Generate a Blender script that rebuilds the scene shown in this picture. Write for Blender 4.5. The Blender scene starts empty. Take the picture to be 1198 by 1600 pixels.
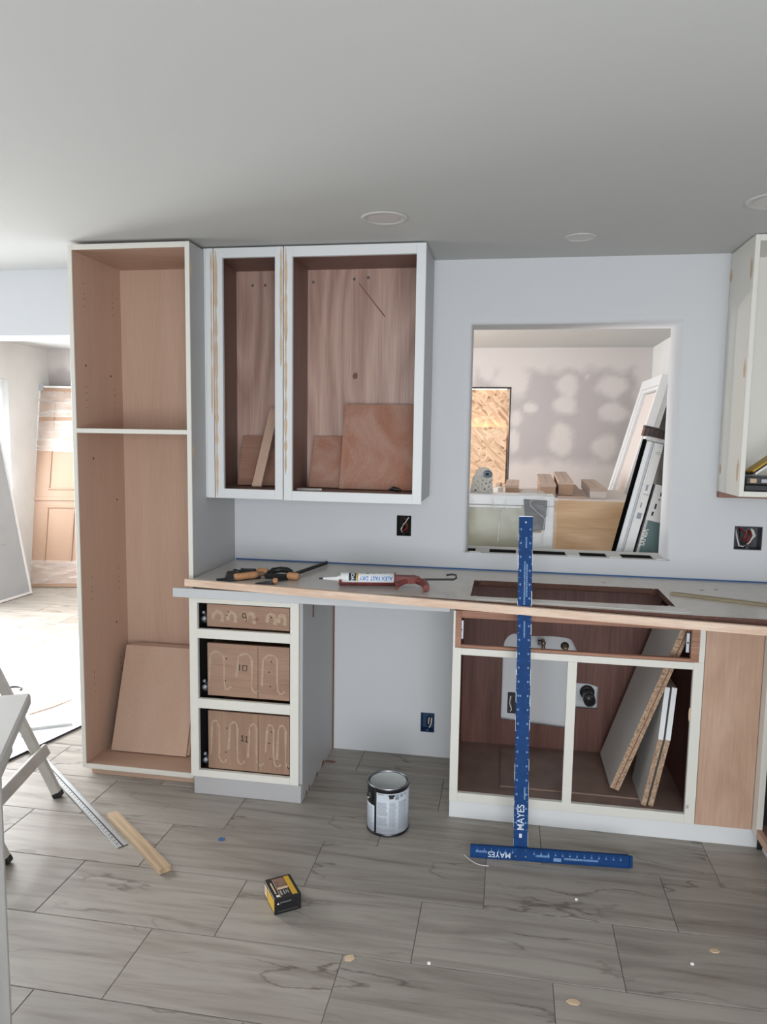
import bpy, math, random
from math import sin, cos, pi, radians
from mathutils import Vector, Matrix, noise
random.seed(7)
S = bpy.context.scene
COL = S.collection

# ------------------------------------------------------------------ camera
YAW, PITCH, ROLL, FPX = 0.16621910, 0.10729220, 0.01530413, 1146.473
CAMP = Vector((0.0, -3.35, 1.53095))
_r = Vector((cos(YAW), sin(YAW), 0)); _f = Vector((-sin(YAW), cos(YAW), 0)); _u = Vector((0, 0, 1))
_f2 = _f * cos(PITCH) - _u * sin(PITCH); _u2 = _u * cos(PITCH) + _f * sin(PITCH)
_r2 = _r * cos(ROLL) + _u2 * sin(ROLL); _u3 = _u2 * cos(ROLL) - _r * sin(ROLL)
cam = bpy.data.cameras.new('camera')
cam.sensor_fit = 'HORIZONTAL'; cam.sensor_width = 36.0; cam.lens = 36.0 * FPX / 1198.0
cam.clip_start = 0.05; cam.clip_end = 100
co = bpy.data.objects.new('camera', cam); COL.objects.link(co)
co.matrix_world = Matrix(((_r2.x, _u3.x, -_f2.x, CAMP.x), (_r2.y, _u3.y, -_f2.y, CAMP.y), (_r2.z, _u3.z, -_f2.z, CAMP.z), (0, 0, 0, 1)))
S.camera = co

# ------------------------------------------------------------------ world, lights, exposure
W = bpy.data.worlds.new('sky'); S.world = W; W.use_nodes = True
bg = W.node_tree.nodes['Background']; bg.inputs[0].default_value = (0.80, 0.90, 1.0, 1); bg.inputs[1].default_value = 1.2
def area(name, loc, direction, sx, sy, power, color):
    l = bpy.data.lights.new(name, 'AREA'); l.shape = 'RECTANGLE'; l.size = sx; l.size_y = sy; l.energy = power; l.color = color
    o = bpy.data.objects.new(name, l); COL.objects.link(o); o.location = loc
    o.rotation_euler = Vector(direction).to_track_quat('-Z', 'Y').to_euler()
    return o
area('daylight_rear_door', (0.35, -5.15, 1.10), (0, 1, -0.02), 2.2, 1.9, 122, (0.95, 0.975, 1.0))
area('daylight_patio_door', (-4.44, -0.9, 1.05), (1, 0.15, -0.12), 2.2, 1.9, 58, (0.96, 0.98, 1.0))
area('daylight_far_door', (-4.44, 0.95, 1.10), (1, -0.15, -0.5), 1.1, 1.9, 225, (0.97, 0.985, 1.0))
area('daylight_far_window', (-4.46, 2.37, 1.40), (1, 0.0, -0.15), 0.7, 1.1, 70, (0.94, 0.975, 1.0))
S.view_settings.view_transform = 'Standard'; S.view_settings.look = 'None'
S.view_settings.exposure = -0.17; S.view_settings.gamma = 1.0
S.view_settings.use_curve_mapping = False

# ------------------------------------------------------------------ helpers: geometry
class MB:
    def __init__(s): s.v = []; s.f = []; s.m = []; s.sm = []
    def add(s, vs, fs, mat=0, smooth=False, M=None):
        b = len(s.v)
        for p in vs:
            p = Vector(p); s.v.append(M @ p if M is not None else p)
        for i, f in enumerate(fs):
            s.f.append([b + k for k in f]); s.m.append(mat[i] if isinstance(mat, (list, tuple)) else mat); s.sm.append(smooth)
        return s
    def box(s, x0, x1, y0, y1, z0, z1, mat=0, bev=0.0, M=None, faces=None):
        """faces: dict of face -> material, keys -x +x -y +y -z +z"""
        order = ['-x', '+x', '-y', '+y', '-z', '+z']
        mm = [(faces or {}).get(k, mat) for k in order]
        if bev <= 0:
            vs = [(x, y, z) for x in (x0, x1) for y in (y0, y1) for z in (z0, z1)]
            fs = [(0, 1, 3, 2), (4, 6, 7, 5), (0, 4, 5, 1), (2, 3, 7, 6), (0, 2, 6, 4), (1, 5, 7, 3)]
            return s.add(vs, fs, mm, False, M)
        b = min(bev, (x1 - x0) * .45, (y1 - y0) * .45, (z1 - z0) * .45)
        lo = (x0, y0, z0); hi = (x1, y1, z1); vs = []; idx = {}
        for i in (0, 1):
            for j in (0, 1):
                for k in (0, 1):
                    for ax in range(3):
                        p = []
                        for a, sd in enumerate((i, j, k)):
                            c = hi[a] if sd else lo[a]
                            if a != ax: c += -b if sd else b
                            p.append(c)
                        idx[(i, j, k, ax)] = len(vs); vs.append(p)
        fs = []; ms = []
        def q(ids, n, mt):
            a, c, d = [Vector(vs[ids[t]]) for t in (0, 1, 2)]
            if (c - a).cross(d - c).dot(Vector(n)) < 0: ids = ids[::-1]
            fs.append(ids); ms.append(mt)
        for ax in range(3):
            for sd in (0, 1):
                o = [a for a in range(3) if a != ax]; ids = []
                for (p, r) in ((0, 0), (1, 0), (1, 1), (0, 1)):
                    t = [0, 0, 0]; t[ax] = sd; t[o[0]] = p; t[o[1]] = r
                    ids.append(idx[(t[0], t[1], t[2], ax)])
                n = [0, 0, 0]; n[ax] = 1 if sd else -1
                q(ids, n, mm[ax * 2 + sd])
        for ax in range(3):
            o = [a for a in range(3) if a != ax]
            for p in (0, 1):
                for r in (0, 1):
                    t0 = [0, 0, 0]; t0[o[0]] = p; t0[o[1]] = r; t1 = list(t0); t1[ax] = 1
                    ids = [idx[tuple(t0) + (o[0],)], idx[tuple(t0) + (o[1],)], idx[tuple(t1) + (o[1],)], idx[tuple(t1) + (o[0],)]]
                    n = [0, 0, 0]; n[o[0]] = 1 if p else -1; n[o[1]] = 1 if r else -1
                    q(ids, n, mm[o[0] * 2 + p])
        for i in (0, 1):
            for j in (0, 1):
                for k in (0, 1):
                    q([idx[(i, j, k, a)] for a in range(3)], (1 if i else -1, 1 if j else -1, 1 if k else -1), mm[0 + i])
        return s.add(vs, fs, ms, False, M)
    def tube(s, pts, r, n=8, mat=0, cap=True, M=None):
        pts = [Vector(p) for p in pts]; R = r if isinstance(r, (list, tuple)) else [r] * len(pts)
        vs = []; fs = []; up = Vector((0, 0, 1))
        prev = None
        for i, p in enumerate(pts):
            t = (pts[min(i + 1, len(pts) - 1)] - pts[max(i - 1, 0)]).normalized()
            if prev is None:
                a = t.cross(up if abs(t.z) < .9 else Vector((1, 0, 0))).normalized()
            else:
                a = (prev - t * prev.dot(t)).normalized()
            prev = a; b = t.cross(a)
            for k in range(n):
                an = 2 * pi * k / n
                vs.append(p + (a * cos(an) + b * sin(an)) * R[i])
        for i in range(len(pts) - 1):
            for k in range(n):
                fs.append((i * n + k, i * n + (k + 1) % n, (i + 1) * n + (k + 1) % n, (i + 1) * n + k))
        s.add(vs, fs, mat, True, M)
        if cap:
            s.add(vs[:n], [tuple(range(n))[::-1]], mat, False, M); s.add(vs[-n:], [tuple(range(n))], mat, False, M)
        return s
    def lathe(s, prof, n=32, mat=0, M=None, a0=0.0, a1=2 * pi, smooth=True):
        vs = []; fs = []; ms = []; full = abs(a1 - a0 - 2 * pi) < 1e-6; cnt = n if full else n + 1
        for (r, z) in prof:
            for k in range(cnt):
                an = a0 + (a1 - a0) * k / n
                vs.append((r * cos(an), r * sin(an), z))
        for i in range(len(prof) - 1):
            for k in range(n):
                k2 = (k + 1) % cnt
                fs.append((i * cnt + k, i * cnt + k2, (i + 1) * cnt + k2, (i + 1) * cnt + k)); ms.append(mat[i] if isinstance(mat, list) else mat)
        return s.add(vs, fs, ms, smooth, M)
    def prism(s, poly, d0, d1, M=None, mat=0, side=None):
        """poly in local xy, extruded along local z"""
        n = len(poly)
        vs = [(p[0], p[1], d0) for p in poly] + [(p[0], p[1], d1) for p in poly]
        fs = [tuple(range(n))[::-1], tuple(range(n, 2 * n))] + [(i, (i + 1) % n, n + (i + 1) % n, n + i) for i in range(n)]
        sd = mat if side is None else side
        return s.add(vs, fs, [mat, mat] + [sd] * n, False, M)
    def hull(s, bot, top, mat=0, M=None):
        """two loops of equal length joined to a solid"""
        n = len(bot); vs = list(bot) + list(top)
        fs = [tuple(range(n))[::-1], tuple(range(n, 2 * n))] + [(i, (i + 1) % n, n + (i + 1) % n, n + i) for i in range(n)]
        return s.add(vs, fs, mat, False, M)
    def grid(s, us, vs_, solid, fn, t0, t1, mat=0, rim=None):
        """panel with holes: cells us x vs_, solid(i,j); fn(u,v,t) -> point"""
        rim = mat if rim is None else rim
        ids = {}; V = []; F = []; Mt = []
        def vid(i, j, k):
            if (i, j, k) not in ids:
                ids[(i, j, k)] = len(V); V.append(fn(us[i], vs_[j], (t0, t1)[k]))
            return ids[(i, j, k)]
        nu, nv = len(us) - 1, len(vs_) - 1
        ok = lambda i, j: 0 <= i < nu and 0 <= j < nv and solid(i, j)
        for i in range(nu):
            for j in range(nv):
                if not solid(i, j): continue
                F.append((vid(i, j, 0), vid(i + 1, j, 0), vid(i + 1, j + 1, 0), vid(i, j + 1, 0))); Mt.append(mat)
                F.append((vid(i, j, 1), vid(i, j + 1, 1), vid(i + 1, j + 1, 1), vid(i + 1, j, 1))); Mt.append(mat)
                for (di, dj, a, b) in ((-1, 0, (i, j + 1), (i, j)), (1, 0, (i + 1, j), (i + 1, j + 1)), (0, -1, (i, j), (i + 1, j)), (0, 1, (i + 1, j + 1), (i, j + 1))):
                    if not ok(i + di, j + dj):
                        F.append((vid(*a, 0), vid(*a, 1), vid(*b, 1), vid(*b, 0))); Mt.append(rim)
        return s.add(V, F, Mt)
    def build(s, name, mats, parent=None, loc=None):
        me = bpy.data.meshes.new(name)
        off = Vector(loc) if loc is not None else (parent_origin(parent) if parent is not None else Vector((0, 0, 0)))
        me.from_pydata([tuple(p - off) for p in s.v], [], s.f)
        for m in (mats if isinstance(mats, (list, tuple)) else [mats]): me.materials.append(m)
        me.polygons.foreach_set('material_index', s.m); me.polygons.foreach_set('use_smooth', s.sm)
        me.update()
        o = bpy.data.objects.new(name, me); COL.objects.link(o)
        if parent is not None:
            o.parent = parent
            if loc is not None: o.location = off - parent_origin(parent)
        else:
            o.location = off; ORG[o.name] = off
        return o
ORG = {}
def parent_origin(p):
    return ORG.get(p.name, Vector((0, 0, 0)))
def T(name, label, cat, loc=(0, 0, 0), group=None):
    o = bpy.data.objects.new(name, None); COL.objects.link(o); o.empty_display_size = .05
    o.location = loc; o['label'] = label; o['category'] = cat
    if group: o['group'] = group
    ORG[o.name] = Vector(loc)
    return o
def tag(o, label, cat, group=None):
    o['label'] = label; o['category'] = cat
    if group: o['group'] = group
    return o
def struct(o):
    o['kind'] = 'structure'; return o
def P(name, mb, mat, parent, label=None):
    o = mb.build(name, mat, parent)
    if parent.name in ORG: ORG[o.name] = ORG[parent.name]
    if label: o['label'] = label
    return o
def fr(o, x, y, z=None):
    """matrix from origin and axes"""
    o, x, y = Vector(o), Vector(x).normalized(), Vector(y)
    y = (y - x * y.dot(x)).normalized(); z = x.cross(y)
    return Matrix(((x.x, y.x, z.x, o.x), (x.y, y.y, z.y, o.y), (x.z, y.z, z.z, o.z), (0, 0, 0, 1)))
def text_mb(txt, size, M, depth=.0004, align='CENTER', mat=0, bold=0.0, sx=1.0):
    c = bpy.data.curves.new('t', 'FONT'); c.body = txt; c.size = size; c.extrude = depth; c.align_x = align; c.align_y = 'CENTER'; c.offset = bold
    o = bpy.data.objects.new('t', c); COL.objects.link(o)
    bpy.context.view_layer.update()
    me = bpy.data.meshes.new_from_object(o.evaluated_get(bpy.context.evaluated_depsgraph_get()))
    mb = MB(); mb.add([(v.co.x * sx, v.co.y, v.co.z) for v in me.vertices], [tuple(p.vertices) for p in me.polygons], mat, False, M)
    bpy.data.objects.remove(o); bpy.data.curves.remove(c); bpy.data.meshes.remove(me)
    return mb

# ------------------------------------------------------------------ helpers: materials
def lin(c):
    return tuple(((x / 255) / 12.92 if x / 255 <= .04045 else ((x / 255 + .055) / 1.055) ** 2.4) for x in c) + (1,)
def newmat(name):
    m = bpy.data.materials.new(name); m.use_nodes = True
    nt = m.node_tree; b = nt.nodes['Principled BSDF']
    return m, nt, b
def N(nt, t, **k):
    n = nt.nodes.new(t)
    for a, v in k.items(): setattr(n, a, v)
    return n
def plain(name, c, rough=.5, metal=0.0, spec=.5, coat=0.0, var=0.0, vscale=6.0, bump=0.0, bscale=200.0):
    m, nt, b = newmat(name)
    b.inputs['Base Color'].default_value = lin(c); b.inputs['Roughness'].default_value = rough; b.inputs['Metallic'].default_value = metal
    b.inputs['Specular IOR Level'].default_value = spec; b.inputs['Coat Weight'].default_value = coat
    if var > 0:
        tc = N(nt, 'ShaderNodeTexCoord'); no = N(nt, 'ShaderNodeTexNoise'); no.inputs['Scale'].default_value = vscale; no.inputs['Detail'].default_value = 5
        r = N(nt, 'ShaderNodeValToRGB'); a = lin(c)
        r.color_ramp.elements[0].position = .3; r.color_ramp.elements[1].position = .7
        r.color_ramp.elements[0].color = tuple(x * (1 - var) for x in a[:3]) + (1,); r.color_ramp.elements[1].color = tuple(min(1, x * (1 + var)) for x in a[:3]) + (1,)
        nt.links.new(tc.outputs['Object'], no.inputs['Vector']); nt.links.new(no.outputs['Fac'], r.inputs['Fac']); nt.links.new(r.outputs['Color'], b.inputs['Base Color'])
    if bump > 0:
        tc = N(nt, 'ShaderNodeTexCoord'); no = N(nt, 'ShaderNodeTexNoise'); no.inputs['Scale'].default_value = bscale
        bp = N(nt, 'ShaderNodeBump'); bp.inputs['Strength'].default_value = bump; bp.inputs['Distance'].default_value = .002
        nt.links.new(tc.outputs['Object'], no.inputs['Vector']); nt.links.new(no.outputs['Fac'], bp.inputs['Height']); nt.links.new(bp.outputs['Normal'], b.inputs['Normal'])
    return m
def wood(name, c1, c2, axis='Z', freq=14.0, stretch=.08, dist=1.5, rough=.5, rings=0.0, spec=.4, fine=.35, coat=0.0):
    """grain runs along axis"""
    m, nt, b = newmat(name); L = nt.links
    tc = N(nt, 'ShaderNodeTexCoord'); oi = N(nt, 'ShaderNodeObjectInfo')
    mul = N(nt, 'ShaderNodeVectorMath', operation='MULTIPLY_ADD'); mul.inputs[1].default_value = (3.1, 5.7, 7.3)
    comb = N(nt, 'ShaderNodeCombineXYZ')
    for i in range(3): L.new(oi.outputs['Random'], comb.inputs[i])
    L.new(comb.outputs[0], mul.inputs[0]); L.new(tc.outputs['Object'], mul.inputs[2])
    mp = N(nt, 'ShaderNodeMapping'); sc = [1, 1, 1]; sc['XYZ'.index(axis)] = stretch; mp.inputs['Scale'].default_value = sc
    L.new(mul.outputs[0], mp.inputs['Vector'])
    no = N(nt, 'ShaderNodeTexNoise'); no.inputs['Scale'].default_value = freq; no.inputs['Detail'].default_value = 6; no.inputs['Distortion'].default_value = dist
    L.new(mp.outputs[0], no.inputs['Vector'])
    fac = no.outputs['Fac']
    if rings > 0:
        mp2 = N(nt, 'ShaderNodeMapping'); sc2 = [1, 1, 1]; sc2['XYZ'.index(axis)] = .22; mp2.inputs['Scale'].default_value = sc2; L.new(mul.outputs[0], mp2.inputs['Vector'])
        n2 = N(nt, 'ShaderNodeTexNoise'); n2.inputs['Scale'].default_value = 2.6; n2.inputs['Detail'].default_value = 1.5; L.new(mp2.outputs[0], n2.inputs['Vector'])
        mm = N(nt, 'ShaderNodeMath', operation='MULTIPLY'); mm.inputs[1].default_value = rings; L.new(n2.outputs['Fac'], mm.inputs[0])
        fr_ = N(nt, 'ShaderNodeMath', operation='PINGPONG'); fr_.inputs[1].default_value = 1.0; L.new(mm.outputs[0], fr_.inputs[0])
        mx = N(nt, 'ShaderNodeMix'); mx.inputs[0].default_value = .3; L.new(fac, mx.inputs[2]); L.new(fr_.outputs[0], mx.inputs[3]); fac = mx.outputs[0]
    r = N(nt, 'ShaderNodeValToRGB'); r.color_ramp.elements[0].position = .3; r.color_ramp.elements[1].position = .72
    r.color_ramp.elements[0].color = lin(c1); r.color_ramp.elements[1].color = lin(c2)
    L.new(fac, r.inputs['Fac'])
    # fine pores
    mp3 = N(nt, 'ShaderNodeMapping'); sc3 = [1, 1, 1]; sc3['XYZ'.index(axis)] = .03; mp3.inputs['Scale'].default_value = sc3; L.new(mul.outputs[0], mp3.inputs['Vector'])
    n3 = N(nt, 'ShaderNodeTexNoise'); n3.inputs['Scale'].default_value = 220; n3.inputs['Detail'].default_value = 2; L.new(mp3.outputs[0], n3.inputs['Vector'])
    mr = N(nt, 'ShaderNodeMapRange'); mr.inputs[1].default_value = .35; mr.inputs[2].default_value = .65; mr.inputs[3].default_value = 1 - fine; mr.inputs[4].default_value = 1.0
    L.new(n3.outputs['Fac'], mr.inputs[0])
    mc = N(nt, 'ShaderNodeMix', data_type='RGBA', blend_type='MULTIPLY'); mc.inputs[0].default_value = 1.0
    L.new(r.outputs['Color'], mc.inputs[6]); L.new(mr.outputs[0], mc.inputs[7]); L.new(mc.outputs[2], b.inputs['Base Color'])
    b.inputs['Roughness'].default_value = rough; b.inputs['Specular IOR Level'].default_value = spec; b.inputs['Coat Weight'].default_value = coat
    b.inputs['Coat Roughness'].default_value = .3
    return m
def chips(name, cols, scale=60.0, rough=.8, stretch=(1, 1, 1)):
    """flakes pressed together: particle board and strand board"""
    m, nt, b = newmat(name); L = nt.links
    tc = N(nt, 'ShaderNodeTexCoord'); no = N(nt, 'ShaderNodeTexNoise'); no.inputs['Scale'].default_value = scale * .12
    wm = N(nt, 'ShaderNodeMix', data_type='RGBA'); wm.inputs[0].default_value = .06
    mp = N(nt, 'ShaderNodeMapping'); mp.inputs['Scale'].default_value = stretch; mp.inputs['Rotation'].default_value = (.3, .5, .6)
    vo = N(nt, 'ShaderNodeTexVoronoi'); vo.inputs['Scale'].default_value = scale
    L.new(tc.outputs['Object'], no.inputs['Vector']); L.new(tc.outputs['Object'], wm.inputs[6]); L.new(no.outputs['Color'], wm.inputs[7])
    L.new(wm.outputs[2], mp.inputs['Vector']); L.new(mp.outputs[0], vo.inputs['Vector'])
    sp = N(nt, 'ShaderNodeSeparateColor'); L.new(vo.outputs['Color'], sp.inputs[0])
    r = N(nt, 'ShaderNodeValToRGB'); r.color_ramp.interpolation = 'LINEAR'
    while len(r.color_ramp.elements) < len(cols): r.color_ramp.elements.new(.5)
    for i, c in enumerate(cols):
        r.color_ramp.elements[i].position = i / (len(cols) - 1); r.color_ramp.elements[i].color = lin(c)
    L.new(sp.outputs[0], r.inputs['Fac']); L.new(r.outputs['Color'], b.inputs['Base Color']); b.inputs['Roughness'].default_value = rough
    return m
def tile_mat(name):
    m, nt, b = newmat(name); L = nt.links
    tc = N(nt, 'ShaderNodeTexCoord'); oi = N(nt, 'ShaderNodeObjectInfo')
    comb = N(nt, 'ShaderNodeCombineXYZ')
    for i in range(3): L.new(oi.outputs['Random'], comb.inputs[i])
    mul = N(nt, 'ShaderNodeVectorMath', operation='MULTIPLY_ADD'); mul.inputs[1].default_value = (13.0, 29.0, 0)
    L.new(comb.outputs[0], mul.inputs[0]); L.new(tc.outputs['Object'], mul.inputs[2])
    mp = N(nt, 'ShaderNodeMapping'); mp.inputs['Scale'].default_value = (1.1, 13, 1); L.new(mul.outputs[0], mp.inputs['Vector'])
    n1 = N(nt, 'ShaderNodeTexNoise'); n1.inputs['Scale'].default_value = 1.7; n1.inputs['Detail'].default_value = 9; n1.inputs['Roughness'].default_value = .62; n1.inputs['Distortion'].default_value = .7
    L.new(mp.outputs[0], n1.inputs['Vector'])
    r = N(nt, 'ShaderNodeValToRGB'); e = r.color_ramp.elements; e.new(.5); e.new(.62)
    for i, (p, c) in enumerate(((.26, (114, 106, 98)), (.42, (143, 136, 128)), (.56, (157, 151, 143)), (.76, (165, 160, 152)))):
        e[i].position = p; e[i].color = lin(c)
    L.new(n1.outputs['Fac'], r.inputs['Fac'])
    # thin crack-like veins along the streaks
    mp2 = N(nt, 'ShaderNodeMapping'); mp2.inputs['Scale'].default_value = (1.0, 3.4, 1); mp2.inputs['Location'].default_value = (4, 9, 0); L.new(mul.outputs[0], mp2.inputs['Vector'])
    n2 = N(nt, 'ShaderNodeTexNoise'); n2.inputs['Scale'].default_value = 1.1; n2.inputs['Detail'].default_value = 7; n2.inputs['Roughness'].default_value = .5; L.new(mp2.outputs[0], n2.inputs['Vector'])
    sb = N(nt, 'ShaderNodeMath', operation='SUBTRACT'); sb.inputs[1].default_value = .5; L.new(n2.outputs['Fac'], sb.inputs[0])
    ab = N(nt, 'ShaderNodeMath', operation='ABSOLUTE'); L.new(sb.outputs[0], ab.inputs[0])
    mr = N(nt, 'ShaderNodeMapRange'); mr.inputs[1].default_value = 0.0; mr.inputs[2].default_value = .010; mr.inputs[3].default_value = 1.0; mr.inputs[4].default_value = 0.0
    L.new(ab.outputs[0], mr.inputs[0])
    n3 = N(nt, 'ShaderNodeTexNoise'); n3.inputs['Scale'].default_value = 2.5; L.new(mul.outputs[0], n3.inputs['Vector'])
    g = N(nt, 'ShaderNodeMapRange'); g.inputs[1].default_value = .46; g.inputs[2].default_value = .60; g.inputs[3].default_value = 0; g.inputs[4].default_value = .75; L.new(n3.outputs['Fac'], g.inputs[0])
    mv = N(nt, 'ShaderNodeMath', operation='MULTIPLY'); L.new(mr.outputs[0], mv.inputs[0]); L.new(g.outputs[0], mv.inputs[1])
    mx = N(nt, 'ShaderNodeMix', data_type='RGBA'); mx.inputs[7].default_value = lin((78, 68, 60)); L.new(mv.outputs[0], mx.inputs[0]); L.new(r.outputs['Color'], mx.inputs[6])
    # tile to tile tint
    hv = N(nt, 'ShaderNodeHueSaturation'); va = N(nt, 'ShaderNodeMapRange'); va.inputs[3].default_value = .93; va.inputs[4].default_value = 1.06
    L.new(oi.outputs['Random'], va.inputs[0]); L.new(va.outputs[0], hv.inputs['Value']); L.new(mx.outputs[2], hv.inputs['Color'])
    L.new(hv.outputs[0], b.inputs['Base Color'])
    b.inputs['Roughness'].default_value = .42; b.inputs['Specular IOR Level'].default_value = .45
    return m
def mud_mat(name, c_board, c_mud, rough=.85):
    m, nt, b = newmat(name); L = nt.links
    at = N(nt, 'ShaderNodeAttribute', attribute_name='mud'); mx = N(nt, 'ShaderNodeMix', data_type='RGBA')
    mx.inputs[6].default_value = lin(c_board); mx.inputs[7].default_value = lin(c_mud); L.new(at.outputs['Fac'], mx.inputs[0]); L.new(mx.outputs[2], b.inputs['Base Color'])
    b.inputs['Roughness'].default_value = rough; b.inputs['Specular IOR Level'].default_value = .2
    return m
def film_mat(name, tint, alpha):
    """clear wrapping film: see-through with glossy wrinkles"""
    m, nt, b = newmat(name); L = nt.links
    b.inputs['Base Color'].default_value = lin(tint); b.inputs['Roughness'].default_value = .18; b.inputs['Specular IOR Level'].default_value = .7
    tc = N(nt, 'ShaderNodeTexCoord'); mp = N(nt, 'ShaderNodeMapping'); mp.inputs['Scale'].default_value = (3, 3, 14); L.new(tc.outputs['Object'], mp.inputs['Vector'])
    no = N(nt, 'ShaderNodeTexNoise'); no.inputs['Scale'].default_value = 2.5; no.inputs['Detail'].default_value = 5; L.new(mp.outputs[0], no.inputs['Vector'])
    mr = N(nt, 'ShaderNodeMapRange'); mr.inputs[1].default_value = .35; mr.inputs[2].default_value = .7; mr.inputs[3].default_value = alpha * .6; mr.inputs[4].default_value = min(1, alpha * 1.35); L.new(no.outputs['Fac'], mr.inputs[0])
    L.new(mr.outputs[0], b.inputs['Alpha'])
    bp = N(nt, 'ShaderNodeBump'); bp.inputs['Strength'].default_value = .6; bp.inputs['Distance'].default_value = .01; L.new(no.outputs['Fac'], bp.inputs['Height']); L.new(bp.outputs['Normal'], b.inputs['Normal'])
    return m

M_wall = plain('painted_drywall', (208, 210, 213), .7, spec=.25, bump=.08, bscale=350)
M_ceil = plain('ceiling_paint', (194, 195, 193), .8, spec=.15, bump=.06, bscale=300)
M_primer = plain('primed_drywall', (208, 208, 206), .85, spec=.15, var=.06, vscale=3)
M_grout = plain('grout', (126, 119, 111), .9)
M_tile = tile_mat('stone_look_porcelain')
M_white = plain('white_cabinet_paint', (222, 220, 212), .42, spec=.45)
M_white2 = plain('cool_white_paint', (221, 223, 224), .4, spec=.45)
M_grayp = plain('grey_primed_side', (176, 175, 176), .5, spec=.4)
M_maple = wood('maple_interior', (196, 164, 144), (203, 173, 153), 'Z', 9, .05, .6, .45, fine=.07)
M_maplex = wood('maple_floor_panel', (188, 157, 137), (197, 167, 147), 'X', 9, .05, .6, .45, fine=.08)
M_ply = wood('cathedral_plywood', (168, 134, 122), (206, 174, 160), 'Z', 22, .06, 1.4, .33, rings=26, fine=.15, spec=.5, coat=.15)
M_ply2 = wood('luan_offcut', (160, 118, 100), (182, 142, 124), 'X', 9, .10, 1.0, .5, fine=.16)
M_ply3 = wood('stained_plywood_offcut', (166, 112, 88), (184, 148, 132), 'Z', 4, .8, 2.4, .5, fine=.12)
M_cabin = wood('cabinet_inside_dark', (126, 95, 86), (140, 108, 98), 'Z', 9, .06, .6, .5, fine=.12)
M_drawer = wood('drawer_front_maple', (146, 114, 95), (174, 143, 123), 'X', 5, .35, 1.2, .55, fine=.14)
M_drawerv = wood('drawer_front_maple_upright', (140, 108, 90), (166, 136, 115), 'Z', 7, .12, .8, .55, fine=.14)
M_mahog = wood('mahogany_back', (92, 58, 50), (120, 80, 70), 'Z', 16, .05, .5, .5, fine=.30)
M_oak = wood('oak_liner', (150, 104, 82), (186, 140, 116), 'X', 30, .04, .5, .55, fine=.25)
M_strip = wood('fir_strip', (212, 180, 156), (234, 210, 190), 'X', 30, .03, 1.0, .6, fine=.12)
M_stick = wood('pine_stick', (158, 130, 100), (206, 182, 150), 'X', 60, .02, .4, .65, fine=.2)
M_fillply = wood('birch_filler_panel', (184, 148, 126), (206, 174, 152), 'Z', 6, .25, 1.5, .5, fine=.10)
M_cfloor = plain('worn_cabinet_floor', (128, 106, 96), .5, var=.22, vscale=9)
M_tan = plain('tan_filler', (202, 176, 148), .8, var=.10, vscale=20)
M_brownstain = plain('brown_scuff', (120, 88, 74), .8)
M_worktop = plain('grey_laminate', (200, 194, 186), .25, spec=.5, var=.03, vscale=30)
M_apron = plain('grey_primed_apron', (196, 198, 200), .6)
M_rawedge = plain('raw_particle_edge', (92, 62, 52), .8, var=.2, vscale=60)
M_blue = plain('blue_anodised', (10, 58, 112), .6, metal=0.0, spec=.2, var=.15, vscale=35)
M_bluetape = plain('blue_tape', (58, 98, 150), .7)
M_ink = plain('white_ink', (205, 215, 228), .6)
M_inkdim = plain('faded_white_ink', (110, 145, 185), .6)
M_black = plain('black_plastic', (24, 24, 26), .45)
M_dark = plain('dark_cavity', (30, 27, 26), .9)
M_steel = plain('steel', (150, 152, 155), .35, metal=.9)
M_darksteel = plain('dark_steel', (70, 70, 74), .35, metal=.9)
M_zinc = plain('zinc_plate', (178, 186, 196), .4, metal=.6)
M_alu = plain('aluminium', (188, 192, 194), .38, metal=.55, var=.05, vscale=20)
M_label = plain('paint_label', (196, 203, 212), .5)
M_labeltx = plain('label_print', (150, 157, 168), .6)
M_labeldk = plain('label_print_black', (36, 38, 46), .6)
M_lid = plain('can_lid', (176, 180, 180), .4, metal=.05)
M_handlew = plain('handle_wood', (186, 136, 96), .5, var=.10, vscale=40)
M_rust = plain('oxide_red_paint', (120, 58, 54), .5, var=.25, vscale=60)
M_tube = plain('caulk_tube_white', (232, 234, 236), .4)
M_tblue = plain('tube_print_blue', (60, 120, 190), .5)
M_yellow = plain('packaging_yellow', (196, 156, 40), .5)
M_orange = plain('packaging_photo', (128, 98, 84), .5, var=.35, vscale=50)
M_red = plain('wire_red', (150, 30, 34), .5)
M_copper = plain('bare_copper', (180, 120, 80), .4, metal=.8)
M_wirew = plain('wire_white', (215, 212, 205), .5)
M_bluebox = plain('blue_outlet_box', (36, 70, 110), .5)
M_melamine = plain('melamine_grey_white', (192, 190, 186), .42)
M_particle = chips('particle_board_edge', [(122, 98, 78), (168, 140, 114), (192, 164, 138), (150, 122, 98)], 190)
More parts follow.
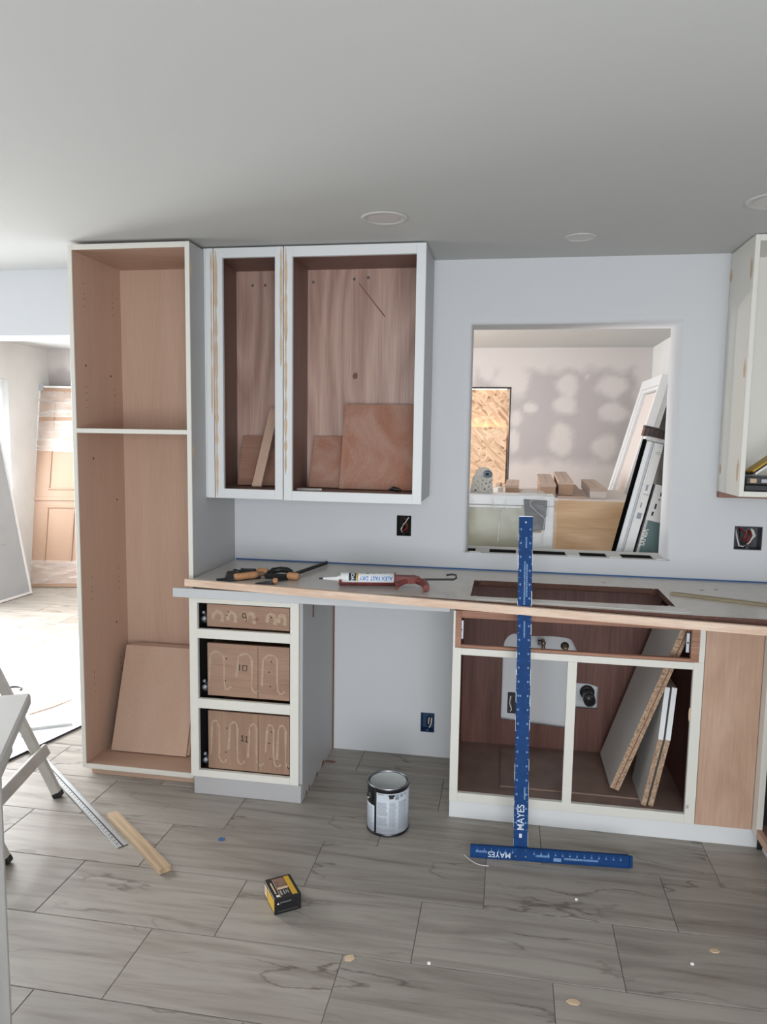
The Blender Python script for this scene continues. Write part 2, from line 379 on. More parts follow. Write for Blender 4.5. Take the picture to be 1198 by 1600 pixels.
def strand_mat(name):
    m, nt, b = newmat(name); L = nt.links
    tc = N(nt, 'ShaderNodeTexCoord'); prev = None
    for i, (rot, seed) in enumerate(((.35, 0), (1.25, 3), (-.5, 7), (2.3, 11))):
        mp = N(nt, 'ShaderNodeMapping'); mp.inputs['Rotation'].default_value = (0, rot, 0); mp.inputs['Location'].default_value = (seed, seed * .7, seed * .3); mp.inputs['Scale'].default_value = (1, .2, 1)
        m2 = N(nt, 'ShaderNodeMapping'); m2.inputs['Scale'].default_value = (9, 1, 46)
        vo = N(nt, 'ShaderNodeTexVoronoi'); vo.inputs['Scale'].default_value = 1.0
        L.new(tc.outputs['Object'], mp.inputs['Vector']); L.new(mp.outputs[0], m2.inputs['Vector']); L.new(m2.outputs[0], vo.inputs['Vector'])
        sp = N(nt, 'ShaderNodeSeparateColor'); L.new(vo.outputs['Color'], sp.inputs[0])
        r = N(nt, 'ShaderNodeValToRGB'); e = r.color_ramp.elements; e.new(.3); e.new(.8)
        for k, (p, c) in enumerate(((0, (146, 114, 92)), (.14, (196, 162, 132)), (.6, (218, 186, 156)), (1, (230, 202, 174)))): e[k].position = p; e[k].color = lin(c)
        L.new(sp.outputs[1], r.inputs['Fac'])
        if prev is None: prev = r.outputs['Color']
        else:
            gt = N(nt, 'ShaderNodeMath', operation='GREATER_THAN'); gt.inputs[1].default_value = .6; L.new(sp.outputs[0], gt.inputs[0])
            mx = N(nt, 'ShaderNodeMix', data_type='RGBA'); L.new(gt.outputs[0], mx.inputs[0]); L.new(prev, mx.inputs[6]); L.new(r.outputs['Color'], mx.inputs[7]); prev = mx.outputs[2]
    L.new(prev, b.inputs['Base Color']); b.inputs['Roughness'].default_value = .7
    return m
M_osb = strand_mat('oriented_strand_board')
M_plastic = plain('white_trestle_paint', (206, 205, 202), .55, var=.03, vscale=8)
M_trestle = plain('trestle_wood_paint', (196, 192, 186), .6, var=.08, vscale=14)
M_card = plain('brown_kraft_card', (190, 168, 154), .8, var=.05, vscale=10)
M_card2 = plain('kraft_card_side', (172, 142, 122), .8, var=.06, vscale=12)
M_cardw = plain('white_carton', (214, 205, 200), .75)
M_oakply = wood('oak_plywood_sheet', (204, 166, 128), (230, 198, 160), 'X', 12, .10, 1.8, .55, rings=20, fine=.12)
M_green = plain('greenish_glazing', (150, 146, 118), .25, var=.06, vscale=6)
M_pvc = plain('white_vinyl', (226, 226, 226), .35)
M_pad = plain('charcoal_pad', (66, 66, 70), .5)
M_film = film_mat('clear_wrap', (232, 230, 228), .30)
M_film2 = film_mat('thin_clear_wrap', (225, 228, 230), .14)
M_greydoor = plain('grey_steel_door', (164, 168, 172), .5, var=.05, vscale=4)
M_door = plain('moulded_door_tan', (166, 136, 114), .55)
M_teal = plain('teal_print', (92, 116, 116), .5)
M_paper = plain('white_paper_label', (232, 230, 226), .6)
M_foil = plain('galvanised', (150, 146, 138), .45, metal=.3, var=.15, vscale=50)
M_hub = plain('blue_grey_hub', (84, 98, 112), .4)
M_board = plain('drywall_sheet_paper', (226, 226, 224), .6, spec=.3)
M_abs = plain('black_abs', (34, 33, 34), .4)
M_matte = plain('matte_black', (14, 14, 14), 1.0, spec=0.0)
M_brass = plain('tarnished_brass', (140, 118, 98), .4, metal=.6)
M_pearl = plain('light_trim', (198, 198, 196), .7, spec=.2)
M_lens = plain('unlit_lens', (196, 194, 192), .35)
m, nt, b = newmat('window_glass'); M_glass = m
b.inputs['Base Color'].default_value = (.95, .98, 1, 1); b.inputs['Roughness'].default_value = 0.02; b.inputs['Transmission Weight'].default_value = 1.0; b.inputs['IOR'].default_value = 1.01
m, nt, b = newmat('warm_bulb'); M_bulb = m
b.inputs['Emission Color'].default_value = (1, .72, .50, 1); b.inputs['Emission Strength'].default_value = 14

# ================================================================== SETTING
H = 2.297
XL, XR, XRF, YR, YF, WT = -4.5, 1.56, 1.20, -5.2, 3.35, 0.21
# floor: mortar bed with every tile a piece of its own
fl = struct(MB().box(XL - .1, XR + .1, YR - .1, YF + .1, -.06, -.003).build('floor', M_grout, loc=(0, 0, -.003)))
ORG[fl.name] = Vector((0, 0, -.003))
TL, TH = .603, .29
full = {}
for r in range(-15, 9):
    y1 = -.80 - TH * r; y0 = y1 - TH
    x = -.03 - .2 * r
    k0 = math.floor((XL - x) / TL)
    for k in range(k0, k0 + 13):
        a, b_ = x + k * TL, x + (k + 1) * TL
        xr = XR if y0 < 0 else XRF
        a2, b2 = max(a, XL), min(b_, xr); ya, yb = max(y0, YR), min(y1, YF)
        if b2 - a2 < .03 or yb - ya < .03: continue
        w, h = b2 - a2 - .0022, yb - ya - .0022
        key = (round(w, 3), round(h, 3))
        if key not in full:
            o = MB().box(-w / 2, w / 2, -h / 2, h / 2, -.004, 0, bev=.0012).build('tile', M_tile, loc=(0, 0, 0)); full[key] = o.data
        else:
            o = bpy.data.objects.new('tile', full[key]); COL.objects.link(o)
        o.parent = fl; o.location = ((a2 + b2) / 2, (ya + yb) / 2, .003)

# kitchen/back room wall with the pass-through, outlet holes and the header over the wide doorway
OX0, OX1, OZ0, OZ1, BR = -.176, .704, .992, 2.018, .026
HOLES = [(-.499, -.431, 1.056, 1.152), (.975, 1.088, 1.053, 1.155), (-.368, -.302, .119, .214)]
us = sorted({XL, -1.9, XR, OX0 - BR, OX1 + BR} | {h for q in HOLES for h in q[:2]})
vs_ = sorted({0, 1.983, H, OZ0, OZ1 + BR} | {h for q in HOLES for h in q[2:]})
def inr(u, v, q): return q[0] < u < q[1] and q[2] < v < q[3]
def sol(i, j):
    u = (us[i] + us[i + 1]) / 2; v = (vs_[j] + vs_[j + 1]) / 2
    if u < -1.9 and v < 1.983: return False
    if inr(u, v, (OX0 - BR, OX1 + BR, OZ0, OZ1 + BR)): return False
    return not any(inr(u, v, q) for q in HOLES)
wb = MB().grid(us, vs_, sol, lambda u, v, t: (u, t, v), 0, WT)
loops = []
for (y, o) in [(BR * (1 - cos(t)), BR * (1 - sin(t))) for t in [i * pi / 16 for i in range(9)]] + [(WT - BR * (1 - cos(t)), BR * (1 - sin(t))) for t in [i * pi / 16 for i in range(8, -1, -1)]]:
    loops.append([(OX0 - o, y, OZ0), (OX0 - o, y, OZ1 + o), (OX1 + o, y, OZ1 + o), (OX1 + o, y, OZ0)])
n = len(loops)
wb.add([p for l in loops for p in l], [(i * 4 + k, i * 4 + k + 1, (i + 1) * 4 + k + 1, (i + 1) * 4 + k) for i in range(n - 1) for k in range(3)], 0, True)
# the sill blocks close the bottom of the opening, so the wall shell stays open there
keep = [i for i, fc in enumerate(wb.f) if not all(abs(wb.v[k].z - OZ0) < 1e-5 for k in fc)]
wb.f = [wb.f[i] for i in keep]; wb.m = [wb.m[i] for i in keep]; wb.sm = [wb.sm[i] for i in keep]
struct(wb.build('wall_back', M_wall))
# rough sill with open block cores, core walls coloured dark for the shade inside
sx = [OX0 + .0005, -.172, -.135, -.07, .052, .118, .275, .338, .455, .52, .655, OX1 - .0005]
cav = {1, 3, 5, 7, 9}
si = MB().grid(sx, [.001, .03, .125, WT - .001], lambda i, j: not (j == 1 and i in cav), lambda u, v, t: (u, v, t), OZ0 - .055, OZ0 + .0005, 0, 1)
si.box(OX0 + .001, OX1 - .001, .002, WT - .002, OZ0 - .058, OZ0 - .05, mat=1)
for (x, w) in ((-.16, .05), (.05, .04), (.28, .05), (.46, .05), (.66, .04)):
    si.box(x, x + w, .004, .012 + .01 * random.random(), OZ0, OZ0 + .004 + .004 * random.random())
so = struct(si.build('trim_1', [M_primer, M_dark]))
wl = MB().grid([YR, -2.0, .2, .35, 1.55, 2.0, 2.74, YF + WT], [0, .55, .80, 1.97, 2.05, H],
               lambda i, j: not ((i == 1 and j < 4) or (i == 3 and j < 4) or (i == 5 and j == 2)), lambda u, v, t: (t, u, v), XL - WT, XL)
struct(wl.build('wall_left', M_primer))
struct(MB().grid([XL - WT, -.9, 1.6, XR + WT], [0, .05, 2.1, H], lambda i, j: not (i == 1 and j == 1), lambda u, v, t: (u, t, v), YR - WT, YR).build('wall_rear', M_wall))
struct(MB().box(XR, XR + WT, YR, WT, 0, H).build('wall_right', M_wall))
struct(MB().box(XRF, XRF + WT, WT, YF, 0, H).build('wall_right_far', M_primer))
struct(MB().box(XL - WT, XR + WT, YR - WT, YF + WT, H, H + .1).build('ceiling', M_ceil, loc=(0, 0, H)))
# far wall: bare board with joint compound over seams and screws
def px(x, y): return (.194 + (x - 830) * .00557, 1.70 - (y - 650) * .00535)
blobs = [(884, 600, 17, 17), (954, 600, 23, 17), (882, 632, 17, 16), (956, 644, 22, 14), (879, 688, 18, 27), (946, 699, 20, 20), (828, 636, 10, 8), (805, 655, 11, 13), (803, 690, 8, 22),
         (795, 590, 28, 30), (758, 575, 14, 18), (914, 587, 4, 3), (1012, 640, 26, 200), (700, 640, 40, 200)]
def mud(x, z):
    nz = noise.noise(Vector((x * 9, z * 9, 3.3))) * .35 + noise.noise(Vector((x * 30, z * 30, 1.3))) * .12
    f = 0
    for (a, b_, rx, ry) in blobs:
        cx, cz = px(a, b_); d = math.hypot((x - cx) / (rx * .00557), (z - cz) / (ry * .00535)) + nz
        f = max(f, min(1, max(0, (1.25 - d) / .5)))
    f = max(f, min(1, max(0, (z + nz * .15 - 2.06) / .08)), min(1, max(0, (1.34 - z + nz * .12) / .09)))
    return f
gx = [XL + (XRF + .1 - XL) * i / 190 for i in range(191)]; gz = [H * i / 92 for i in range(93)]
WX0, WX1, WZ0, WZ1 = -.95, .012, .80, 1.953
def snap(l, vals):
    for v in vals:
        i = min(range(len(l)), key=lambda k: abs(l[k] - v)); l[i] = v
snap(gx, (WX0, WX1)); snap(gz, (WZ0, WZ1))
wf = MB().grid(gx, gz, lambda i, j: not inr((gx[i] + gx[i + 1]) / 2, (gz[j] + gz[j + 1]) / 2, (WX0, WX1, WZ0, WZ1)), lambda u, v, t: (u, t, v), YF, YF + WT)
wfo = struct(wf.build('wall_far', mud_mat('taped_drywall', (176, 170, 170), (208, 202, 199))))
at = wfo.data.attributes.new('mud', 'FLOAT', 'POINT')
at.data.foreach_set('value', [mud(v.co.x, v.co.z) * .85 for v in wfo.data.vertices])
# boarded-up window in the far wall
w2 = T('window_2', 'window opening in the far room wall boarded up with strand board, lit from behind at the gap', 'window', ((WX0 + WX1) / 2, YF, WZ0)); w2['kind'] = 'structure'
f = MB()
f.box(WX0, WX1, YF - .004, YF + .12, WZ1 - .012, WZ1, 0); f.box(WX1 - .012, WX1, YF + .01, YF + .12, WZ0, WZ1 - .013, 0); f.box(WX0, WX0 + .012, YF + .01, YF + .12, WZ0, WZ1 - .013, 0)
P('window_frame', f, M_abs, w2)
P('strand_board', MB().box(WX0 + .013, WX1 - .013, YF + .125, YF + .14, WZ0, WZ1), M_osb, w2)
P('strand_board', MB().box(WX0 + .02, WX1 - .03, YF + .02, YF + .034, WZ0, 1.597), M_osb, w2)
for (z, r) in ((1.585, .007), (1.938, .0022)): P('lamp_tube', MB().tube([(WX0 + .06, YF + .07, z), (WX1 - .04, YF + .07, z)], r, 8), M_bulb, w2, 'glowing light tube behind the boards')
# left window with frame and glass
w1 = T('window_1', 'bright window in the left wall of the far room', 'window', (XL, 2.37, .8)); w1['kind'] = 'structure'
f = MB()
for (a, b_, c, d) in ((2.0, 2.74, .80, .84), (2.0, 2.74, 1.93, 1.97), (2.0, 2.04, .84, 1.93), (2.70, 2.74, .84, 1.93), (2.04, 2.70, 1.37, 1.40)):
    f.box(XL - .11, XL - .05, a, b_, c, d, bev=.004)
P('window_frame', f, M_pvc, w1)
P('pane', MB().box(XL - .083, XL - .079, 2.04, 2.70, .84, 1.37), M_glass, w1); P('pane', MB().box(XL - .083, XL - .079, 2.04, 2.70, 1.40, 1.93), M_glass, w1)
# glazed doors that let the daylight in, out of the picture
def glazed(name, lab, ax, c0, c1, z1, at_):
    d = T(name, lab, 'door', (at_, (c0 + c1) / 2, 0) if ax == 'x' else ((c0 + c1) / 2, at_, 0)); d['kind'] = 'structure'
    f = MB(); mid = (c0 + c1) / 2
    for (a, b_, z0, zz) in ((c0, c0 + .06, .06, z1), (c1 - .06, c1, .06, z1), (mid - .03, mid + .03, .06, z1), (c0 + .06, mid - .03, z1 - .07, z1), (mid + .03, c1 - .06, z1 - .07, z1), (c0 + .06, mid - .03, .06, .16), (mid + .03, c1 - .06, .06, .16)):
        if ax == 'x': f.box(at_ - .05, at_, a, b_, z0, zz)
        else: f.box(a, b_, at_ - .05, at_, z0, zz)
    P('door_frame', f, M_pvc, d)
    return d
glazed('door_1', 'glazed patio door in the left kitchen wall', 'x', -2.0, .2, 2.05, XL - .05)
glazed('door_2', 'glazed door in the left wall of the far room', 'x', .35, 1.55, 2.05, XL - .05)
glazed('door_3', 'glazed double door behind the camera', 'y', -.9, 1.6, 2.1, YR - .05)

# ================================================================== TALL CABINET
t = T('tall_cabinet', 'tall unfinished pantry cabinet with maple inside, white edges and one fixed shelf', 'cabinet', (-1.555, -.24, 0))
X0, X1, F = -1.822, -1.288, -.48
P('side_panel', MB().box(X0, X0 + .018, F, -.003, .03, 2.284, 0, .001, faces={'-x': 1}), [M_maple, M_grayp], t)
P('side_panel', MB().box(X1 - .018, X1, F, -.003, .03, 2.284, 0, .001, faces={'+x': 1}), [M_maple, M_grayp], t)
P('back_panel', MB().box(X0 + .018, X1 - .018, -.098, -.092, .03, 2.284), M_maple, t)
P('top_panel', MB().box(X0 + .018, X1 - .018, F, -.098, 2.262, 2.284), M_maplex, t)
P('bottom_panel', MB().box(X0 + .018, X1 - .018, F, -.098, .03, .05), M_maplex, t)
P('fixed_shelf', MB().box(X0 + .018, X1 - .018, F, -.098, 1.514, 1.53), M_maplex, t)
P('edge_band', MB().box(X0, X0 + .019, F - .006, F, .03, 2.284, bev=.001), M_white, t, 'white painted front edge')
P('edge_band', MB().box(X1 - .019, X1, F - .006, F, .03, 2.284, bev=.001), M_white, t, 'white painted front edge')
for (a, b_) in ((2.262, 2.284), (1.512, 1.531), (.028, .05)): P('edge_band', MB().box(X0 + .019, X1 - .019, F - .006, F, a, b_, bev=.001), M_white, t, 'white painted front edge')
P('plinth', MB().box(X0 + .035, X1 - .01, F + .012, -.05, 0, .03), M_maplex, t)
pins = MB()
for y in (-.40, -.17):
    for i in range(8):
        for z0 in (.35, 1.62):
            z = z0 + i * (.032 if i % 3 else .03) + (.3 if i > 3 else 0)
            pins.lathe([(0, 0), (.003, 0), (.003, .0004), (0, .0004)], 8, 0, Matrix.Translation((X0 + .0181, y, z)) @ Matrix.Rotation(pi / 2, 4, 'Y'))
o = P('shelf_pin_holes', pins, M_brownstain, t); o['kind'] = 'stuff'
for (z, yy) in ((1.80, -.40), (1.77, -.2), (1.40, -.36), (1.2, -.17), (.62, -.2)):
    P('screw', MB().lathe([(0, .002), (.004, .0015), (.005, 0)], 10, 0, Matrix.Translation((X0 + .018, yy, z)) @ Matrix.Rotation(pi / 2, 4, 'Y')), M_darksteel, t)
def blob_mb(M, rx, ry, th=.0006, n=14, seed=0):
    rr = random.Random(seed); pts = []
    for k in range(n):
        a = 2 * pi * k / n; q = .8 + .4 * rr.random(); pts.append((rx * q * cos(a), ry * q * sin(a)))
    return MB().prism(pts, -th * .5, th, M)
RX = fr((0, 0, 0), (0, 1, 0), (0, 0, 1))          # local xy = world yz, normal +x
for i, (y, z) in enumerate(((-.466, 2.176), (-.466, 1.44))):
    P('filler_patch', blob_mb(Matrix.Translation((X1, y, z)) @ RX, .008, .035, seed=i), M_tan, t, 'tan wood filler spot')
# four loose boards leaning in its bottom
def lean_board(name, lab, cat, x0, x1, z0, h, yb, yt, th, mat, group=None, xs=0.0):
    """board standing at z0 at yb, its top reaching yt; xs shifts the top sideways"""
    hh = math.sqrt(max(.0001, h * h - (yt - yb) ** 2))
    d = Vector((xs, yt - yb, hh)).normalized(); M = fr((x0, yb, z0), (1, 0, 0), d)
    w = x1 - x0
    mb = MB(); mb.box(0, w, 0, h, 0, th, bev=.0008, M=M @ Matrix.Shear('XY', 4, (0, 0)) if False else M)
    if xs:
        for p in mb.v:
            p.x += xs * (p.z - z0) / hh
    o = mb.build(name, mat, loc=((x0 + x1) / 2, yb, z0)); tag(o, lab, cat, group)
    return o
# normal of fr(x=1,0,0 ; y=d) points to -y: thickness grows toward the viewer
for i in range(4):
    dy = .0155 * (3 - i)
    lean_board('shelf_board', ['maple shelf board leaning inside the tall cabinet, rearmost of four', 'maple shelf board leaning inside the tall cabinet, second from the back', 'maple shelf board leaning inside the tall cabinet, second from the front',
               'maple shelf board leaning inside the tall cabinet, front one with its face showing'][i], 'board', -1.762 + .012 * (3 - i), -1.395 + .026 * (3 - i) / 3, .0505, .482, -.335 + dy, -.165 + dy, .0145, M_maple, 'loose shelf boards in the tall cabinet', xs=-.006)

# ================================================================== UPPER CABINETS
def face_rect(mb, x0, x1, z0, z1, y, th, bev=.0012): mb.box(x0, x1, y, y + th, z0, z1, bev=bev); return mb
def streak(parent, x, z0, z1, y, w, seed):
    rr = random.Random(seed); L = []; R = []
    k = max(4, int((z1 - z0) / .03))
    for i in range(k + 1):
        z = z0 + (z1 - z0) * i / k; q = w * (.25 + .75 * rr.random()) if 0 < i < k else w * .15
        L.append((x - q * .8, z)); R.append((x + q, z))
    P('filler_patch', MB().prism(L + R[::-1], -.0002, .0008, fr((0, y, 0), (1, 0, 0), (0, 0, 1))), M_tan, parent, 'smeared tan wood filler')
FY = -.34
def upper(name, lab, x0, x1, ox0, ox1, z0, z1, oz0, oz1, backm):
    t = T(name, lab, 'cabinet', ((x0 + x1) / 2, -.17, z0))
    P('stile', face_rect(MB(), x0, ox0, z0, z1, FY, .019), M_white2, t); P('stile', face_rect(MB(), ox1, x1, z0, z1, FY, .019), M_white2, t)
    P('rail', face_rect(MB(), ox0, ox1, z0, oz0, FY, .019), M_white2, t); P('rail', face_rect(MB(), ox0, ox1, oz1, z1, FY, .019), M_white2, t)
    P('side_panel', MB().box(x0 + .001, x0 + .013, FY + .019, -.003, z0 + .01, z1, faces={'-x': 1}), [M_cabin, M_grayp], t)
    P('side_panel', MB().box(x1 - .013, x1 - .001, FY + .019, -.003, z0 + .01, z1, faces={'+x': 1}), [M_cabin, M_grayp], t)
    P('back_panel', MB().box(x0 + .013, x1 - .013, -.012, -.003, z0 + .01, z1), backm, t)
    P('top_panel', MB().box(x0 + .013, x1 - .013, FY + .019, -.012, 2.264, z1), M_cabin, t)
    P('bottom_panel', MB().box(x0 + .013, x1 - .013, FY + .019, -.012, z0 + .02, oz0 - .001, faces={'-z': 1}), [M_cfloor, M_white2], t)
    return t
un = upper('wall_cabinet', 'narrow open wall cabinet with white face frame and tan filler along its left stile', -1.282, -.943, -1.207, -.977, 1.240, 2.290, 1.281, 2.250, M_ply)
P('scribe_strip', MB().box(-1.291, -1.283, FY + .002, FY + .017, 1.242, 2.29), M_white2, un)
P('seam', MB().box(-1.2475, -1.2445, FY - .0006, FY, 1.242, 2.289), M_brownstain, un, 'brown joint line in the stile')
streak(un, -1.2365, 1.25, 2.28, FY, .0095, 3); streak(un, -1.2565, 1.6, 2.28, FY, .005, 5)
uw = upper('wall_cabinet', 'wide open wall cabinet with plywood back, right of the narrow one', -.939, -.348, -.902, -.386, 1.238, 2.290, 1.279, 2.248, M_ply)
streak(uw, -.930, 1.35, 2.285, FY, .009, 9); streak(un, -.951, 1.8, 2.28, FY, .008, 12)
def screw(parent, x, y, z, ax):
    R = {'x': Matrix.Rotation(pi / 2, 4, 'Y'), 'y': Matrix.Rotation(pi / 2, 4, 'X')}[ax]
    P('screw', MB().lathe([(0, .005), (.005, .004), (.0065, 0)], 12, 0, Matrix.Translation((x, y, z)) @ R), M_steel, parent)
for z in (1.93, 1.61): screw(un, -1.268, -.06, z, 'x')
for x in (-1.19, -1.13): screw(un, x, -.0125, 2.20, 'y')
for z in (1.83, 1.62): screw(uw, -.925, -.06, z, 'x')
for (x, z) in ((-.90, 2.21), (-.71, 2.22), (-.645, 2.225)): screw(uw, x, -.0125, z, 'y')
P('scratch', MB().prism([(-.69, 2.20), (-.685, 2.20), (-.565, 2.055), (-.57, 2.052)], 0, .0004, fr((0, -.012, 0), (1, 0, 0), (0, 0, 1))), M_brownstain, uw, 'dark scratch across the plywood')
P('knot', blob_mb(fr((-.70, -.012, 1.79), (1, 0, 0), (0, 0, 1)), .012, .016, .0006, 12, 4), M_brownstain, uw, 'dark knot in the plywood')
lean_board('plywood_offcut', 'low plywood offcut leaning at the left of the wide wall cabinet', 'board', -.885, -.62, 1.2805, .250, -.13, -.03, .006, M_ply3, 'offcuts in the wall cabinets')
lean_board('plywood_offcut', 'tall stained plywood offcut leaning at the right of the wide wall cabinet', 'board', -.736, -.402, 1.2805, .392, -.165, -.055, .006, M_ply3, 'offcuts in the wall cabinets', xs=.0)
lean_board('plywood_offcut', 'reddish plywood offcut leaning in the narrow wall cabinet behind a stick', 'board', -1.223, -.985, 1.2825, .245, -.13, -.03, .006, M_ply2, 'offcuts in the wall cabinets', xs=-.01)
stk = lean_board('wood_stick', 'wood stick leaning in front of an offcut in the narrow wall cabinet', 'stick', -1.11, -1.067, 1.2825, .385, -.245, -.075, .018, M_maple, None, xs=.028)
tag(blob_mb(Matrix.Translation((-.85, -.26, 1.2805)), .05, .012, .006, 12, 2).build('wood_sliver', M_melamine, loc=(-.85, -.26, 1.28)), 'grey sliver of debris lying on the left of the wide cabinet floor', 'debris')
tag(MB().tube([(-.50, -.22, 1.286), (-.485, -.225, 1.292), (-.465, -.22, 1.288), (-.45, -.23, 1.286)], [.005, .01, .009, .004], 8).build('hinge_scrap', M_darksteel, loc=(-.475, -.22, 1.28)), 'small dark metal scrap on the wide cabinet floor', 'debris')

# ================================================================== DRAWER BASE
t = T('drawer_cabinet', 'white three-drawer base cabinet with bare numbered drawer fronts, left end of worktop', 'cabinet', (-1.04, -.28, 0))
DX0, DX1, DF = -1.277, -.808, -.555
ox0, ox1 = -1.241, -.844
P('stile', face_rect(MB(), DX0, ox0, .076, .848, DF, .019), M_white, t); P('stile', face_rect(MB(), ox1, DX1, .076, .848, DF, .019), M_white, t)
for (a, b_) in ((.825, .848), (.676, .715), (.376, .417), (.076, .106)): P('rail', face_rect(MB(), ox0, ox1, a, b_, DF, .019), M_white, t)
P('side_panel', MB().box(-.813, -.796, DF + .019, -.004, 0, .848, 0, .001, faces={'+x': 1, '-y': 1}), [M_cabin, M_grayp], t)
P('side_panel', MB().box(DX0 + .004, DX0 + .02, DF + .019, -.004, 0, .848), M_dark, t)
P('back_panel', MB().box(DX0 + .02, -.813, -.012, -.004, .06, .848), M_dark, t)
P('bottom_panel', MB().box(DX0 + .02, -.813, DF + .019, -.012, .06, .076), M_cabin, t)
P('toe_kick', MB().box(DX0 + .012, -.797, DF + .003, DF + .0185, 0, .0755, bev=.001), M_grayp, t)
P('brown_streak', MB().box(-.796, -.7954, -.385, -.365, .745, .83), M_brownstain, t, 'brown mark on the grey side')
P('scribe_strip', MB().box(-.7958, -.790, -.012, -.004, .0, .848), M_brownstain, t, 'brown scribe strip at the wall')
for i, (yy, l) in enumerate(((-.49, .03), (-.44, .02), (-.33, .05), (-.22, .06))):
    P('chipped_edge', MB().prism([(yy, 0), (yy + l, 0), (yy + l * .7, .022), (yy + l * .3, .012 + .012 * (i % 2))], 0, .0006, Matrix.Translation((-.796, 0, 0)) @ RX), M_brownstain, t, 'brown chipped edge')
def stroke(parent, name, pts, w, y, mat, th=.0006):
    mb = MB(); M = fr((0, y, 0), (1, 0, 0), (0, 0, 1))
    V = []; n = len(pts)
    for i, p in enumerate(pts):
        a = Vector(pts[max(0, i - 1)]); b_ = Vector(pts[min(n - 1, i + 1)]); d = (b_ - a).normalized(); q = Vector((-d.y, d.x)); ww = w[i] if isinstance(w, list) else w
        for (sd, tt) in ((-1, 0), (-1, th), (1, th), (1, 0)): V.append((p[0] + q.x * sd * ww, p[1] + q.y * sd * ww, tt))
    Fs = []
    for i in range(n - 1):
        for k in range(4): Fs.append((i * 4 + k, i * 4 + (k + 1) % 4, i * 4 + 4 + (k + 1) % 4, i * 4 + 4 + k))
    Fs += [(0, 1, 2, 3), ((n - 1) * 4 + 3, (n - 1) * 4 + 2, (n - 1) * 4 + 1, (n - 1) * 4)]
    mb.add(V, Fs, 0, False, M); P(name, mb, mat, parent)
M_glue = plain('dried_glue', (174, 150, 128), .32, spec=.6, var=.12, vscale=60)
def arc(cx, cz, rx, rz, a0, a1, n=14): return [(cx + rx * cos(radians(a0 + (a1 - a0) * i / n)), cz + rz * sin(radians(a0 + (a1 - a0) * i / n))) for i in range(n + 1)]
dy = DF + .022
for k, (z0, z1, num) in enumerate(((.722, .817, '9'), (.427, .652, '10'), (.108, .360, '11'))):
    d = P('drawer', MB().box(-1.208, -.853, dy, dy + .016, z0, z1, bev=.001), M_drawer if k < 2 else M_drawerv, t)
    body = MB(); zz = z0 + .02
    body.box(-1.208, -1.196, dy + .016, -.06, zz, z1 - .01); body.box(-.865, -.853, dy + .016, -.06, zz, z1 - .01); body.box(-1.196, -.865, -.072, -.06, zz, z1 - .01); body.box(-1.196, -.865, dy + .016, -.072, zz, zz + .008)
    P('drawer_box', body, M_drawerv, d)
    for (a, b_) in ((-1.232, -1.21), (-.851, -.846)): P('drawer_slide', MB().box(a, b_, dy + .02, -.08, z0 + .008, z0 + .05), M_darksteel, d, 'dark metal slide')
    for (dx, dz, r) in ((-1.2265, .028, .0105), (-1.228, .055, .006)):
        P('roller', MB().lathe([(0, .012), (r * .45, .012), (r * .5, .009), (r, .009), (r, 0)], 14, 0, Matrix.Translation((dx, dy + .018, z0 + dz)) @ Matrix.Rotation(pi / 2, 4, 'X')), M_zinc, d, 'pale slide roller')
    hgt = z1 - z0; cz = (z0 + z1) / 2
    if k == 0:
        for (cx, r) in ((-1.16, .035), (-1.10, .028), (-1.02, .03), (-.93, .03), (-.885, .022)): stroke(d, 'dried_glue', arc(cx, cz - .008, r * .6, .026, 200, -40), [.004 + .005 * abs(sin(i * 1.3)) for i in range(15)], dy, M_glue)
    else:
        a, b_ = z0 + hgt * .12, z0 + hgt * .84
        for j, cx in enumerate((-1.165, -1.045, -.935) if k == 1 else (-1.175, -1.095, -1.01, -.935, -.885)):
            w = .030 if k == 1 else .016
            pts = [(cx - w - .006, a + .03 + .03 * (j % 2))] + arc(cx, b_ - .03, w, .03, 180, 0, 10) + [(cx + w, a + .05)] + arc(cx + w + .016, a + .03, .016, .03, 180, 330, 8)
            pts = [(min(-.858, p[0] + .004 * noise.noise(Vector((p[0] * 30, p[1] * 45, j + 5 * k)))), p[1] + .006 * noise.noise(Vector((p[1] * 40, p[0] * 30, j)))) for p in pts]
            stroke(d, 'dried_glue', pts, [.0020 + .0040 * abs(sin(i * 1.7 + j * 2)) * abs(cos(i * .6)) for i in range(len(pts))], dy, M_glue)
        stroke(d, 'joint_line', [(-1.0 + .012, z0 + .002), (-1.0 + .012, z1 - .002)], .0013, dy, M_brownstain)
    for (sx_, sz) in ((-1.125, .72), (-.93, .72), (-1.13, .3), (-.935, .25), (-.94, .52)) if k else ((-1.115, .68), (-1.12, .55), (-.935, .62), (-.93, .55)):
        P('screw_hole', MB().lathe([(0, .0012), (.0028, .0011), (.0028, 0)], 8, 0, Matrix.Translation((sx_, dy, z0 + hgt * sz)) @ Matrix.Rotation(pi / 2, 4, 'X')), M_dark, d)
    cx = -1.046 if k == 0 else -1.055
    if num == '9': S_ = [arc(cx, cz + .006, .008, .009, 10, 370), [(cx + .008, cz + .008), (cx + .009, cz - .012), (cx + .007, cz - .019)]]
    elif num == '10': S_ = [[(cx - .012, cz + .028), (cx - .0125, cz + .003)], [(cx + .002, cz + .025), (cx + .001, cz + .003), (cx + .018, cz + .003), (cx + .020, cz + .026), (cx + .001, cz + .026)]]
    else: S_ = [[(cx - .006, cz + .024), (cx - .001, cz + .03), (cx - .002, cz + .006)], [(cx - .008, cz + .006), (cx + .004, cz + .005)], [(cx + .012, cz + .022), (cx + .017, cz + .028), (cx + .016, cz + .003)], [(cx + .011, cz + .003), (cx + .024, cz + .002)]]
    for pts in S_: stroke(d, 'pencil_number', pts, .0017, dy - .0002, M_abs, .0009)
